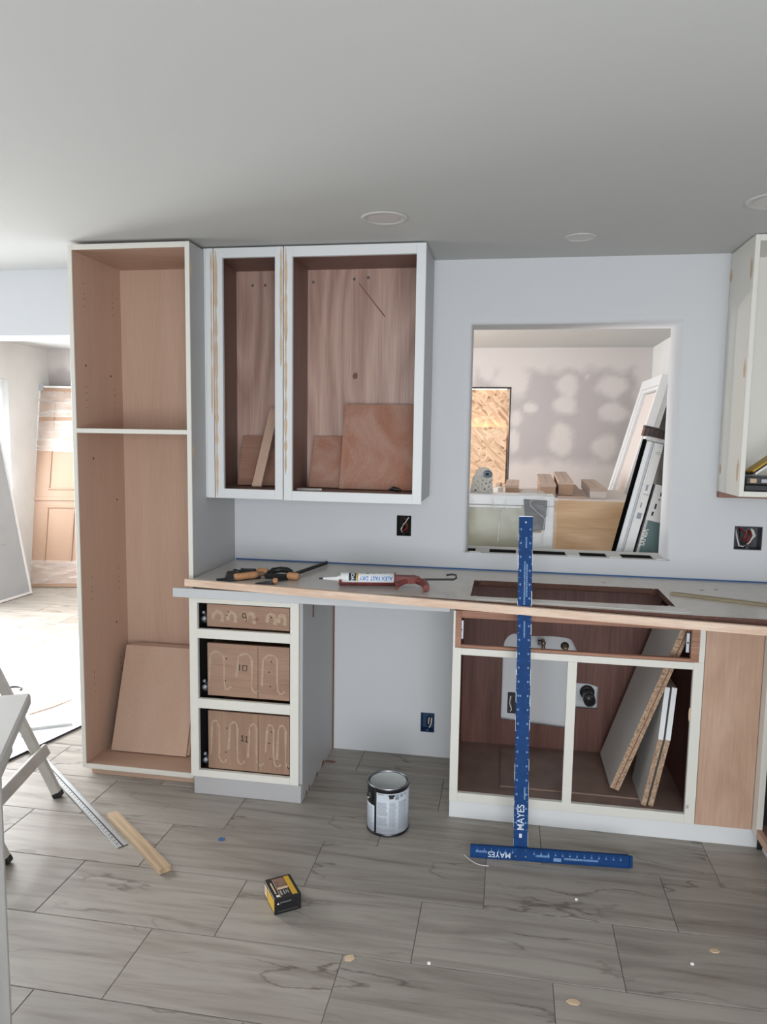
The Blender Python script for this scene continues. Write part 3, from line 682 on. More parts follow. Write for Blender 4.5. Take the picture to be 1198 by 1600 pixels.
    if k == 0:
        for q in (.045, .055): stroke(d, 'pencil_mark', arc(cx + q, cz - .006, .004, .006, 0, 360, 8), .0011, dy - .0002, M_brownstain, .0009)

# ================================================================== SINK BASE
t = T('sink_base_cabinet', 'white sink base cabinet without doors, dark brown back with cut-outs, under the worktop opening', 'cabinet', (.28, -.27, 0))
SF = -.54
P('stile', face_rect(MB(), -.188, -.155, .070, .700, SF, .019), M_white, t); P('stile', face_rect(MB(), -.188, -.179, .700, .848, SF, .019), M_white, t)
P('stile', face_rect(MB(), .707, .744, .070, .700, SF, .019), M_white, t); P('stile', face_rect(MB(), .724, .744, .700, .848, SF, .019), M_white, t)
P('stile', face_rect(MB(), .252, .287, .106, .672, SF, .019), M_white, t, 'white centre stile')
P('rail', face_rect(MB(), -.155, .707, .070, .106, SF, .019), M_white, t); P('rail', face_rect(MB(), -.155, .707, .672, .699, SF, .019), M_white, t)
for (a, b_, c, d_) in ((-.179, -.157, .7005, .848), (.695, .724, .7005, .848), (-.157, .695, .7005, .712), (-.157, .695, .820, .848)):
    P('slot_liner', MB().box(a, b_, SF + .0015, SF + .02, c, d_, bev=.001), M_oak, t, 'raw oak lining of the false drawer slot')
P('side_panel', MB().box(-.188, -.172, SF + .02, -.004, .0, .848, faces={'-x': 1}), [M_mahog, M_white], t)
P('side_panel', MB().box(.728, .744, SF + .02, -.004, .0, .848), M_mahog, t)
P('bottom_panel', MB().box(-.172, .728, SF + .02, -.004, .085, .104), M_cfloor, t)
bp = MB()
def bcol(xa, xb, fa, fb):
    """column of the back panel between xa and xb; fa/fb = solid z intervals at both sides"""
    for (p, q) in zip(fa, fb):
        V = [(x, y, z) for (x, iv) in ((xa, p), (xb, q)) for y in (-.034, -.028) for z in iv]
        bp.add(V, [(0, 1, 3, 2), (4, 6, 7, 5), (0, 4, 5, 1), (2, 3, 7, 6), (0, 2, 6, 4), (1, 5, 7, 3)])
def topf(x):
    if x < .06: return .560 + .072 * math.sqrt(max(0, 1 - ((.06 - x) / .052) ** 2))
    if x < .30: return .632 - .008 * (x - .06) / .24 - .004 * sin((x - .06) * 26)
    return .624 - .060 * ((x - .30) / .038) ** 1.6
zb, zt = .104, .848
bcol(-.172, .008, [(zb, zt)], [(zb, zt)])
xs = [.008 + .004 * i for i in range(14)] + [.08 + .02 * i for i in range(12)] + [.31, .318]
xs = sorted(set(round(x, 4) for x in xs))
def lowf(x): return .224 - .020 * (x - .008) / .31
for p, q in zip(xs[:-1], xs[1:]): bcol(p, q, [(zb, lowf(p)), (topf(p), zt)], [(zb, lowf(q)), (topf(q), zt)])
bcol(.318, .338, [(zb, .305), (.405, .43), (topf(.318), zt)], [(zb, .305), (.421, .43), (.564, zt)])
def top2(x): return .421 if x < .39 else .421 - .012 * (x - .39) / .046
bcol(.338, .39, [(zb, .305), (.421, zt)], [(zb, .305), (.421, zt)])
bcol(.39, .436, [(zb, .305), (.421, zt)], [(zb, .305), (.409, zt)])
bcol(.436, .728, [(zb, zt)], [(zb, zt)])
P('back_panel', bp, M_mahog, t)
P('nailer', MB().box(-.172, .728, -.05, -.034, .775, .885), M_mahog, t)
for (x0, x1) in ((-.165, -.149), (.681, .693)):
    b_ = P('bracket', MB().box(x0, x1, SF + .021, SF + .024, .730, .805, bev=.001), M_zinc, t, 'pale zinc mounting plate')
    P('hole', MB().lathe([(0, .0006), (.0035, .0006), (.0035, 0)], 10, 0, Matrix.Translation(((x0 + x1) / 2, SF + .021, .768)) @ Matrix.Rotation(pi / 2, 4, 'X')), M_dark, b_)
P('toe_kick', MB().box(-.187, .985, SF + .004, SF + .019, 0, .0695, bev=.001), M_white2, t)
P('chip', blob_mb(fr((.715, SF, .137), (1, 0, 0), (0, 0, 1)), .006, .009, .0005, 10, 8), M_grayp, t, 'grey paint chip')
P('chip', blob_mb(fr((.703, SF, .50), (1, 0, 0), (0, 0, 1)), .004, .03, .0005, 10, 18), M_tan, t, 'bare chipped edge')
tag(MB().box(.7455, .947, SF, SF + .009, .0705, .842, bev=.001).build('filler_panel', M_fillply, loc=(.845, SF, .07)), 'bare birch plywood filler panel right of the sink cabinet', 'panel')
tag(MB().box(.012, .56, -.455, -.09, .1045, .111, bev=.0008).build('loose_panel', M_cfloor, loc=(.28, -.27, .104)), 'thin brown panel lying flat on the sink cabinet floor, upper sheet', 'panel', 'sheets lying in the sink cabinet')
# melamine boards leaning inside to the right
def slab_lean(name, lab, pts, th, group):
    """pts: outline in slab plane (Y along depth, s up the lean); leaning to +x"""
    (bx, bz, ang, outline) = pts
    u = Vector((0, 1, 0)); v = Vector((sin(ang), 0, cos(ang))); M = fr((bx, 0, bz), u, v)     # normal = +x side tilted down
    mb = MB(); mb.prism(outline, -th, 0, M, 0, 1)
    o = mb.build(name, [M_melamine, M_particle], loc=(bx, -.3, bz)); tag(o, lab, 'board', group); return o
b1 = slab_lean('melamine_board', 'large grey melamine board with raw particle edge, leaning across the sink cabinet', (.480, .1125 + .0125, radians(18.6), [(-.436, 0), (-.115, 0), (-.10, .72), (-.472, .735)]), .036, 'boards leaning in the sink cabinet')
P('groove', MB().hull([fr((.480, 0, .125), (0, 1, 0), (sin(radians(19)), 0, cos(radians(19)))) @ Vector(q) for q in ((-.4366, 0, -.020), (-.4366, 0, -.016), (-.4346, 0, -.016), (-.4346, 0, -.020))], [fr((.480, 0, .125), (0, 1, 0), (sin(radians(19)), 0, cos(radians(19)))) @ Vector(q) for q in ((-.4725, .73, -.020), (-.4725, .73, -.016), (-.4705, .73, -.016), (-.4705, .73, -.020))]) if True else MB().box(0, 1, 0, 1, 0, 1, M=fr((.462, 0, .1125), (0, 1, 0), (sin(radians(19)), 0, cos(radians(19))))), M_brownstain, b1, 'groove along the raw edge')
s2 = [(-.50, 0), (-.28, 0), (-.28, .465), (-.44, .465), (-.515, .28)]
for (bx, lab) in ((.573, 'short melamine board with white edge leaning right of the large one, left of the pair'), (.5995, 'short melamine board with white edge leaning right of the large one, right of the pair')):
    bo = slab_lean('melamine_board', lab, (bx, .1055, radians(9.5), s2), .018, 'boards leaning in the sink cabinet')
    M = fr((bx, 0, .1055), (0, 1, 0), (sin(radians(9.5)), 0, cos(radians(9.5))))
    P('edge_band', MB().hull([M @ Vector(q) for q in ((-.5165, .28, -.0183), (-.5165, .28, .0003), (-.5135, .28, .0003), (-.5135, .28, -.0183))], [M @ Vector(q) for q in ((-.4415, .465, -.0183), (-.4415, .465, .0003), (-.4385, .465, .0003), (-.4385, .465, -.0183))]), M_white2, bo, 'white edge banding')
# plumbing on the wall behind
RY = Matrix.Rotation(pi / 2, 4, 'X')               # local +z -> world -y
v = T('water_valve', 'brass water stop valve on the wall inside the sink cabinet', 'valve', (.185, 0, .6))
P('valve_body', MB().lathe([(0, .06), (.010, .06), (.012, .05), (.009, .03), (.009, 0), (0, 0)], 14, 0, Matrix.Translation((.185, 0, .60)) @ RY), M_brass, v)
P('handle', MB().box(.160, .178, -.07, -.055, .596, .618, bev=.003), M_darksteel, v); P('outlet_tube', MB().tube([(.185, -.05, .598), (.187, -.05, .56)], .0085, 10), M_brass, v)
v = T('pipe_stub', 'capped pipe stub right of the water valve', 'pipe', (.284, 0, .58))
P('flange', MB().lathe([(.010, .0), (.019, .0), (.017, .006), (.010, .008)], 18, 0, Matrix.Translation((.284, -.0005, .58)) @ RY), M_abs, v); P('stub', MB().lathe([(0, .05), (.011, .05), (.011, 0)], 16, 0, Matrix.Translation((.284, 0, .58)) @ RY), M_brass, v)
v = T('drain_pipe', 'black drain pipe sticking out of the wall through a square cut-out', 'pipe', (.391, 0, .377))
P('flange', MB().lathe([(.02, 0), (.033, 0), (.031, .012), (.02, .014)], 24, 0, Matrix.Translation((.391, -.0005, .372)) @ RY), M_abs, v)
P('pipe', MB().lathe([(.0, .06), (.021, .06), (.021, .115), (.026, .117), (.027, .085), (.024, .08), (.024, 0)], 24, 0, Matrix.Translation((.391, 0, .370)) @ RY), M_abs, v)
v = T('dark_outlet_box', 'dark recessed outlet box low in the left cut-out of the sink cabinet', 'outlet box', (.054, 0, .25))
P('shell', MB().box(.036, .092, -.006, -.0005, .245, .345, bev=.002), M_black, v)
P('cover_rim', MB().box(.040, .060, -.009, -.0062, .255, .335, bev=.001), M_darksteel, v); P('wire', MB().tube([(.05, -.012, .33), (.045, -.016, .30), (.055, -.016, .27), (.05, -.012, .258)], .003, 6), M_wirew, v)

# ================================================================== WORKTOP AND WHAT LIES ON IT
def front(x): return -.546 + (-.700 + .546) * (x + 1.284) / (2.234) if x < .95 else -.700
t = T('worktop', 'long grey laminate worktop with a sink cut-out, edge strip not yet fixed', 'worktop', (0, -.3, .89))
cu = [-1.284, -.14, -.124, -.108, .611, .627, .643, 1.55]
V0, V1 = -.552, -.236
w = MB()
def wfn(u, v, q):
    y = {0: front(u), 1: V0, 2: V0 + .016, 3: V1 - .016, 4: V1, 5: -.003}[v]
    return (u, y, q)
def wsol(i, j):
    if 2 <= j <= 2 and 1 < i < 5: return False
    if j in (1, 3) and 2 < i < 4: return False
    return True
# rounded cut-out corners: clip the small corner cells diagonally by moving their inner vertex
w.grid(cu, [0, 1, 2, 3, 4, 5], lambda i, j: not (1 <= j <= 3 and 2 <= i <= 4), wfn, .889, .911, 0, 1)
for (cx, cy, dx, dy_) in ((-.124 + .016, V0, 1, 1), (.611, V0, -1, 1), (-.124 + .016, V1, 1, -1), (.611, V1, -1, -1)):
    pts = [(cx, cy)] + [(cx + dx * .018 * (1 - cos(radians(a))), cy + dy_ * .018 * (1 - sin(radians(a)))) for a in range(0, 91, 15)]
    if dx * dy_ < 0: pts = pts[::-1]
    w.prism(pts, .889, .911, None, 0, 1)
P('top_sheet', w, [M_worktop, M_rawedge], t)
P('apron', MB().box(-1.337, -.20, -.576, -.557, .849, .886, bev=.001), M_apron, t, 'light grey front board below the left half')
P('batten', MB().box(-1.26, -.83, -.53, -.49, .849, .8885), M_rawedge, t); P('batten', MB().box(-1.26, 1.5, -.06, -.052, .849, .8885), M_rawedge, t); P('batten', MB().box(-.17, .73, -.518, -.500, .849, .8885), M_rawedge, t)
# nosing strip standing in front of the edge
def strip_pt(x, dyy, z): 
    k = (x + 1.29) / 2.24; return (x, -.566 - .180 * k + dyy, .894 - .027 * k + z)
P('edge_strip', MB().hull([strip_pt(-1.29, 0, 0), strip_pt(1.35, 0, 0), strip_pt(1.35, .018, 0), strip_pt(-1.29, .018, 0)], [strip_pt(-1.29, 0, .029), strip_pt(1.35, 0, .029), strip_pt(1.35, .018, .029), strip_pt(-1.29, .018, .029)]), M_strip, t, 'pale raw fir nosing strip')
tag(MB().hull([(-.10, -.607, .9112), (.655, -.653, .9112), (.655, -.585, .9112), (-.10, -.565, .9112)], [(-.10, -.607, .9132), (.655, -.653, .9132), (.655, -.585, .9132), (-.10, -.565, .9132)]).build('laminate_strip', plain('pale_laminate', (206, 203, 197), .22, spec=.6), loc=(.28, -.6, .911)), 'pale strip of laminate lying between the sink cut-out and the edge strip', 'strip')
tag(MB().box(-1.283, 1.55, -.0035, -.0015, .9115, .9175).build('masking_tape', M_bluetape, loc=(0, -.002, .911)), 'thin blue masking tape line along the wall behind the worktop', 'tape')
def lath(name, lab, p, q, wd, th, mat, cat, z):
    p, q = Vector(p), Vector(q); M = fr((p.x, p.y, z), (q.x - p.x, q.y - p.y, 0), (-(q.y - p.y), q.x - p.x, 0)); L = (q - p).length
    o = MB().box(0, L, -wd / 2, wd / 2, 0, th, bev=.001).build(name, mat); o.matrix_world = M; tag(o, lab, cat); return o
lath('wood_lath', 'long thin wood lath lying on the worktop right of the sink cut-out', (.655, -.335, 0), (1.50, -.69, 0), .03, .009, wood('aged_lath', (140, 124, 100), (176, 160, 132), 'X', 30, .03, .4, .6), 'stick', .9115)
for i, (x, y) in enumerate(((.80, -.22), (.86, -.20), (.42, -.16))): tag(blob_mb(Matrix.Translation((x, y, .9112)), .008, .003, .001, 8, i).build('crumb', M_brownstain, loc=(x, y, .911)), ('tiny brown crumb on the worktop nearest the wood lath', 'tiny brown crumb on the worktop right behind the first, towards the wall', 'brown crumb on the worktop behind the sink cut-out')[i], 'crumb', 'crumbs on the worktop')

# caulking gun with its tube
A = Vector((-.735, -.505, .941)); B_ = Vector((-.40, -.445, .941))
ax = (B_ - A).normalized()
G = fr(A, ax, Vector((0, 0, 1)))   # local x along gun, y up, z = toward viewer (x cross y)
g = T('caulking_gun', 'rusty red caulking gun lying on the worktop with a white sealant tube', 'caulking gun', (-.55, -.47, .911))
def GX(x): return G @ Matrix.Translation((x, 0, 0)) @ Matrix.Rotation(pi / 2, 4, 'Y')   # local z -> gun x
R0 = .0245
tb = P('sealant_tube', MB().lathe([(0, .085), (R0, .085), (R0, .300), (0, .300)], 28, 0, GX(0)), M_tube, g, 'white tube with blue and black print')
P('nozzle', MB().lathe([(0, .0), (.003, .0), (.0035, .012), (.009, .07), (.013, .075), (.013, .085)], 16, 0, GX(0)), M_tube, tb)
P('nozzle_tip', MB().lathe([(0, -.004), (.0035, -.002), (.0042, .012), (.0036, .013)], 12, 0, GX(0)), M_black, tb)
def tubeband(name, x0, x1, a0, a1, mat, dr=.0004):
    P(name, MB().lathe([(R0 + dr, x0), (R0 + dr, x1)], 14, 0, GX(0), radians(a0), radians(a1)), mat, tb)
# angle around gun axis: find direction facing the viewer/up by sampling
def ang_of(v):
    L = GX(0).to_3x3().inverted() @ Vector(v); return math.degrees(math.atan2(L.y, L.x))
au = ang_of((0, 0, 1)); af = ang_of((ax.y, -ax.x, 0)); df = ((af - au + 180) % 360) - 180; sg = 1 if df > 0 else -1
def rng(lo, hi): a, b_ = au + sg * lo, au + sg * hi; return (min(a, b_), max(a, b_))
tubeband('logo_block', .118, .148, *rng(5, 95), M_labeldk); tubeband('yellow_band', .149, .156, *rng(-10, 100), M_yellow); tubeband('green_dot', .185, .200, *rng(2, 20), plain('print_green', (70, 104, 100), .5))
for i, (x0, x1) in enumerate(((.162, .178), (.206, .228), (.236, .252), (.258, .266))): tubeband('fine_print', x0, x1, *rng(4, 14), M_labeltx)
# lettering wrapped as flat raised letters on the tube side (upside down to the viewer)
nv = (Vector((ax.y, -ax.x, 0)) * cos(radians(20)) + Vector((0, 0, 1)) * sin(radians(20))).normalized()
tv = nv.cross(ax).normalized()
cen = A + ax * .228 + nv * (R0 + .0006)
mt = text_mb('ALEX FAST DRY', .022, fr(cen, -ax, -(nv.cross(ax)) if (nv.cross(ax)).z > 0 else nv.cross(ax)), .0006, sx=.86, bold=.0004)
for p in mt.v:                                     # bend onto the cylinder
    rel = p - A; along = rel.dot(ax); h = rel.dot(tv); rad = rel.dot(nv); a_ = h / R0
    q = A + ax * along + nv * (cos(a_) * rad) + tv * (sin(a_) * rad); p.x, p.y, p.z = q
P('lettering', mt, M_tblue, tb)
c_ = A + ax * .133 + nv * (R0 + .0009)
P('lettering', text_mb('DAP', .019, fr(c_, -(nv.cross(ax)) if nv.cross(ax).z > 0 else nv.cross(ax), ax), .0006, bold=.0003), M_ink, tb)
cr = MB()
for k in range(12):
    pass
cr.lathe([(R0 + .0015, .083), (R0 + .0035, .083), (R0 + .0035, .303), (R0 + .0015, .303)], 12, 0, GX(0), *[radians(a) for a in rng(108, 235)])
cr.lathe([(.015, .079), (R0 + .0035, .079), (R0 + .0035, .090), (R0 + .0012, .090)], 24, 0, GX(0), *[radians(a) for a in rng(85, 250)])
cr.lathe([(.006, .302), (R0 + .0035, .302), (R0 + .0035, .308), (.006, .308)], 24, 0, GX(0))
P('cradle', cr, M_rust, g)
# handle lies flat toward the viewer
hx = Vector((ax.y, -ax.x, 0))
def hp(a, q, z=0): return A + ax * a + hx * q + Vector((0, 0, z))
P('trigger_housing', MB().hull([hp(.305, -.02, -.012), hp(.385, -.016, -.012), hp(.405, .02, -.012), hp(.36, .03, -.012), hp(.305, .02, -.012)], [hp(.305, -.02, .016), hp(.385, -.016, .016), hp(.405, .02, .016), hp(.36, .03, .016), hp(.305, .02, .016)]), M_rust, g)
P('handle', MB().tube([hp(.39, .01, 0), hp(.42, .035, -.006), hp(.425, .065, -.012), hp(.425, .10, -.015)], [.014, .016, .016, .014], 10), M_rust, g)
P('trigger', MB().tube([hp(.355, .02, 0), hp(.335, .035, -.006), hp(.315, .06, -.012), hp(.31, .09, -.017)], [.010, .010, .009, .007], 8), M_rust, g)
P('push_rod', MB().tube([hp(.30, 0, 0), hp(.50, -.012, 0), hp(.545, -.014, 0), hp(.556, -.016, .006), hp(.553, -.018, .018), hp(.535, -.017, .020), hp(.515, -.016, .017)], .0042, 8), M_black, g)
# clamps
def cap_handle(parent, p, q, r, label=None):
    p, q = Vector(p), Vector(q); M = fr(p, q - p, Vector((0, 0, 1)) if abs((q - p).normalized().z) < .9 else Vector((1, 0, 0))) @ Matrix.Rotation(pi / 2, 4, 'Y'); L = (q - p).length
    o = P('handle', MB().lathe([(0, 0), (r * .7, 0), (r, L * .12), (r * .92, L * .5), (r, L * .85), (r * .8, L), (0, L)], 16, 0, M), M_handlew, parent, label or 'turned wooden handle'); return o
Z0 = .9115
k = T('bar_clamp', 'black clamp with a wooden handle pointing at the viewer, nearest the tall cabinet', 'clamp', (-1.08, -.47, Z0))
cap_handle(k, (-1.10, -.505, Z0 + .017), (-1.025, -.43, Z0 + .018), .0155)
P('jaw', MB().hull([Vector(p) for p in ((-1.15, -.49, Z0), (-1.13, -.53, Z0), (-1.085, -.50, Z0), (-1.10, -.45, Z0))], [Vector(p) for p in ((-1.14, -.48, Z0 + .036), (-1.125, -.51, Z0 + .03), (-1.085, -.485, Z0 + .034), (-1.10, -.455, Z0 + .038))]), M_black, k)
P('bar', MB().box(0, .19, -.004, .004, 0, .016, bev=.001, M=fr((-1.16, -.545, Z0), (.75, .62, 0), (-.62, .75, 0))), M_black, k); P('ferrule', MB().tube([(-1.03, -.435, Z0 + .018), (-1.005, -.41, Z0 + .018)], .010, 12), M_brass, k)
k = T('bar_clamp', 'black clamp with a wooden handle lying crosswise, behind the nearest clamp', 'clamp', (-1.05, -.38, Z0))
cap_handle(k, (-1.045, -.375, Z0 + .019), (-.995, -.385, Z0 + .019), .018)
P('jaw', MB().hull([Vector(p) for p in ((-1.125, -.36, Z0), (-1.12, -.40, Z0), (-1.055, -.395, Z0), (-1.05, -.36, Z0))], [Vector(p) for p in ((-1.12, -.365, Z0 + .028), (-1.112, -.39, Z0 + .034), (-1.06, -.39, Z0 + .026), (-1.055, -.365, Z0 + .03))]), M_black, k)
P('screw', MB().tube([(-1.145, -.375, Z0 + .016), (-1.045, -.376, Z0 + .018)], .007, 10), M_darksteel, k); P('jaw_pad', MB().tube([(-1.15, -.375, Z0 + .014), (-1.138, -.375, Z0 + .014)], .012, 12), M_black, k)
k = T('bar_clamp', 'black bar clamp with a long bar pointing to the wall and a short wooden grip', 'clamp', (-.88, -.34, Z0))
P('bar', MB().box(0, .40, -.004, .004, .004, .020, bev=.001, M=fr((-.905, -.44, Z0), (.18, .80, 0), (-.80, .18, 0))), M_black, k)
cap_handle(k, (-.895, -.425, Z0 + .017), (-.845, -.43, Z0 + .017), .0165)
P('sliding_jaw', MB().tube([(-.985, -.40, Z0 + .016), (-.975, -.375, Z0 + .026), (-.945, -.36, Z0 + .030), (-.915, -.365, Z0 + .030), (-.89, -.39, Z0 + .026), (-.885, -.415, Z0 + .018)], [.011, .013, .013, .013, .012, .009], 10), M_black, k)
P('fixed_jaw', MB().box(-.995, -.90, -.425, -.405, Z0, Z0 + .022, bev=.004), M_black, k); P('pad', MB().tube([(-.995, -.412, Z0 + .011), (-.985, -.40, Z0 + .011)], .010, 10), M_black, k)
k = T('chisel', 'black flat chisel with a wooden end cap lying in front of the bar clamp', 'chisel', (-.95, -.54, Z0))
P('blade', MB().hull([Vector(p) for p in ((-1.0, -.525, Z0), (-.995, -.545, Z0), (-.925, -.535, Z0), (-.925, -.508, Z0))], [Vector(p) for p in ((-1.0, -.528, Z0 + .003), (-.995, -.541, Z0 + .003), (-.925, -.533, Z0 + .016), (-.925, -.510, Z0 + .016))]), M_black, k)
cap_handle(k, (-.926, -.522, Z0 + .0135), (-.908, -.520, Z0 + .0135), .013); P('shank', MB().tube([(-.94, -.50, Z0 + .006), (-.89, -.44, Z0 + .006)], .0045, 8), M_black, k)

# ================================================================== T-SQUARE
t = T('drywall_square', 'large blue drywall T-square standing on its head against the worktop edge', 't-square', (.0925, -.787, 0))
b0 = Vector((.0925, -.786, .0)); b1_ = Vector((.0735, -.600, 1.232)); vv = (b1_ - b0).normalized(); LB = (b1_ - b0).length
hd = (Vector((.470, -.765, .0)) - Vector((-.088, -.803, .0))).normalized()
M = fr(b0, vv.cross(Vector((0, 1, 0))).normalized() * 1.0, vv)
xd = (hd - vv * hd.dot(vv)).normalized(); M = fr(b0, xd, vv)                 # x across, y up the blade, z toward the viewer
bl = P('blade', MB().box(-.0253, .0253, .001, LB, -.0012, .0012, bev=.0005, M=M), M_blue, t)
MH = fr(Vector((-.088, -.803, .0005)), hd, Vector((0, .14, 1)))
LH = .563
P('head', MB().box(0, LH, 0, .0455, .0015, .0065, bev=.001, M=MH).box(0, LH, .0385, .0455, -.006, .0105, bev=.002, M=MH).box(0, LH, 0, .006, -.002, .0085, bev=.0015, M=MH), M_blue, t)
P('end_cap', MB().box(LH + .0004, LH + .012, .002, .044, -.002, .009, bev=.002, M=MH), M_blue, t)
tk = MB(); te = MB()
for i in range(2, int((LB - .06) / .0254) ):
    y = .055 + i * .0254
    for sd in (-1, 1):
        tk.box(sd * .0215 - .003, sd * .0215 + .003, y - .0006, y + .0006, .0012, .0016, M=M)
        tk.box(sd * .0165 - .0022, sd * .0165 + .0022, y - .0038, y + .0038, .0012, .0016, M=M) if i % 2 else None
o = P('scale_marks', tk, M_inkdim, t); o['kind'] = 'stuff'
th = MB()
for i in range(1, 22):
    x = i * .0254
    if .155 < x < .21: continue
    th.box(x - .0006, x + .0006, .032, .037, .0065, .0069, M=MH); th.box(x - .0028, x + .0028, .025, .0295, .0065, .0069, M=MH)
o = P('scale_marks', th, M_inkdim, t); o['kind'] = 'stuff'
ed = MB(); rr = random.Random(4)
for sd in (-1, 1):
    y = .05
    while y < LB - .04:
        l = .012 + .05 * rr.random(); ed.box(sd * .0253 - .0005, sd * .0253 + .0004, y, y + l, -.0011, .0013, M=M); y += l + .03 + .11 * rr.random()
ed.box(-.025, .025, LB - .0016, LB + .0008, -.0011, .0014, M=M)
o = P('worn_edge', ed, M_alu, t, 'bare metal where the blue is worn off'); o['kind'] = 'stuff'
P('lettering', text_mb('MAYES', .036, M @ Matrix.Translation((.000, .150, .0013)) @ Matrix.Rotation(pi / 2, 4, 'Z'), .0003, bold=.0002, sx=.86), M_ink, t)
P('lettering', text_mb('MAYES', .029, MH @ Matrix.Translation((.105, .0165, .0066)) @ Matrix.Rotation(pi, 4, 'Z'), .0003, bold=.0001, sx=.95), M_ink, t)
fp = MB()
for (x0, x1, y0) in ((.02, .06, .020), (.235, .285, .018), (.335, .455, .014)):
    x = x0
    while x < x1: l = .003 + .004 * rr.random(); fp.box(x, min(x1, x + l), y0, y0 + .007, .0065, .0069, M=MH); x += l + .0016
for (y0, y1, x0) in ((.215, .26, .009), (.92, 1.08, -.004), (.95, 1.07, .004), (1.13, 1.17, .0), (.80, .86, -.002), (.585, .592, -.012)):
    y = y0
    while y < y1: l = .003 + .004 * rr.random(); fp.box(x0, x0 + .0055, y, min(y1, y + l), .0012, .0016, M=M); y += l + .0016
o = P('fine_print', fp, M_inkdim, t); o['kind'] = 'stuff'
P('printed_square', MB().box(-.006, .004, .078, .092, .0012, .0017, M=M), M_ink, t); P('printed_square', MB().box(.298, .325, .004, .018, .0065, .007, M=MH), M_inkdim, t)
for (x, y) in ((-.018, .014), (.018, .014), (-.018, .037), (.018, .037)):
    P('rivet', MB().lathe([(0, .0025), (.003, .002), (.0042, 0)], 12, 0, M @ Matrix.Translation((x, y, .0014 + .0085))), M_steel, t)
P('rivet_plate', MB().box(-.0253, .0253, .0, .046, .0014, .0098, bev=.001, M=M), M_blue, t)
P('hang_hole', MB().lathe([(0, .0006), (.0035, .0006), (.0035, 0)], 12, 0, M @ Matrix.Translation((0, LB - .022, .0012))), M_ink, t)

# ================================================================== FLOOR OBJECTS
cx, cy = -.4165, -.655
t = T('paint_can', 'closed gallon paint can with pale printed label standing on the tile floor', 'paint can', (cx, cy, 0)); CM = Matrix.Translation((cx, cy, 0))
P('body', MB().lathe([(0, .001), (.079, .001), (.0815, 0), (.083, .003), (.0815, .008), (.0805, .010), (.0805, .180), (.0825, .183), (.0825, .188), (.080, .1905)], 48, 0, CM), M_darksteel, t)
P('rim', MB().lathe([(.0815, .187), (.0822, .1925), (.0795, .1935), (.0765, .189), (.0755, .181)], 48, 0, CM), M_steel, t)
P('lid', MB().lathe([(.0755, .1815), (.0715, .1815), (.0705, .1885), (.0685, .1885), (.0670, .1850), (0, .1850)], 48, 0, CM), M_lid, t)
av = math.atan2(CAMP.y - cy, CAMP.x - cx)          # direction of the viewer
def lab(name, a0, a1, z0, z1, mat, parent, r=.0809):
    return P(name, MB().lathe([(r - .0006, z0), (r, z0), (r, z1), (r - .0006, z1)], 24, 0, CM, av + radians(a0), av + radians(a1)), mat, parent)
L1 = lab('label', -33, 150, .011, .172, M_label, t); L2 = lab('label', -88, -40, .011, .115, M_label, t)
L1['label'] = 'wide pale label with a heading row and text columns'; L2['label'] = 'narrow pale label left of the dark seam'
for (a0, a1, z0, z1) in ((-30, -12, .166, .170), (20, 31, .148, .168), (34, 44, .155, .168), (50, 54, .158, .168)): lab('print', a0, a1, z0, z1, M_labeltx, L1, .0813)
lab('print', 1, 18, .160, .168, M_labeldk, L1, .0813); lab('print', 3, 15, .152, .160, M_labeldk, L1, .0813)
tx = []
for (a0, a1, z0, z1) in ((-30, 0, .085, .135), (3, 24, .04, .138), (-30, 22, .016, .034), (-30, 0, .045, .078), (30, 60, .03, .14)):
    z = z0
    while z < z1: tx.append((a0, a1 - rr.random() * 5, z)); z += .0048
mb = MB()
for (a0, a1, z) in tx: mb.lathe([(.0811, z), (.0812, z), (.0812, z + .0022), (.0811, z + .0022)], 8, 0, CM, av + radians(a0), av + radians(a1))
o = P('fine_print', mb, M_labeltx, L1); o['kind'] = 'stuff'
mb = MB()
for i in range(16): mb.lathe([(.0811, .018 + i * .0056), (.0812, .018 + i * .0056), (.0812, .0205 + i * .0056), (.0811, .0205 + i * .0056)], 5, 0, CM, av + radians(-80), av + radians(-50 + 5 * rr.random()))
o = P('fine_print', mb, M_labeltx, L2); o['kind'] = 'stuff'
EM = CM @ Matrix.Rotation(av + radians(-62), 4, 'Z') @ Matrix.Translation((.080, 0, .138)) @ Matrix.Rotation(pi / 2, 4, 'Y')
e = P('handle_ear', MB().lathe([(0, .003), (.019, .003), (.021, 0)], 24, 0, EM), M_black, t, 'black plastic handle ear'); P('boss', MB().lathe([(0, .012), (.004, .011), (.005, .003)], 12, 0, EM), M_steel, e)
P('seam', MB().lathe([(.0806, .010), (.0815, .010), (.0815, .18), (.0806, .18)], 2, 0, CM, av + radians(-37.5), av + radians(-35.5)), M_darksteel, t)

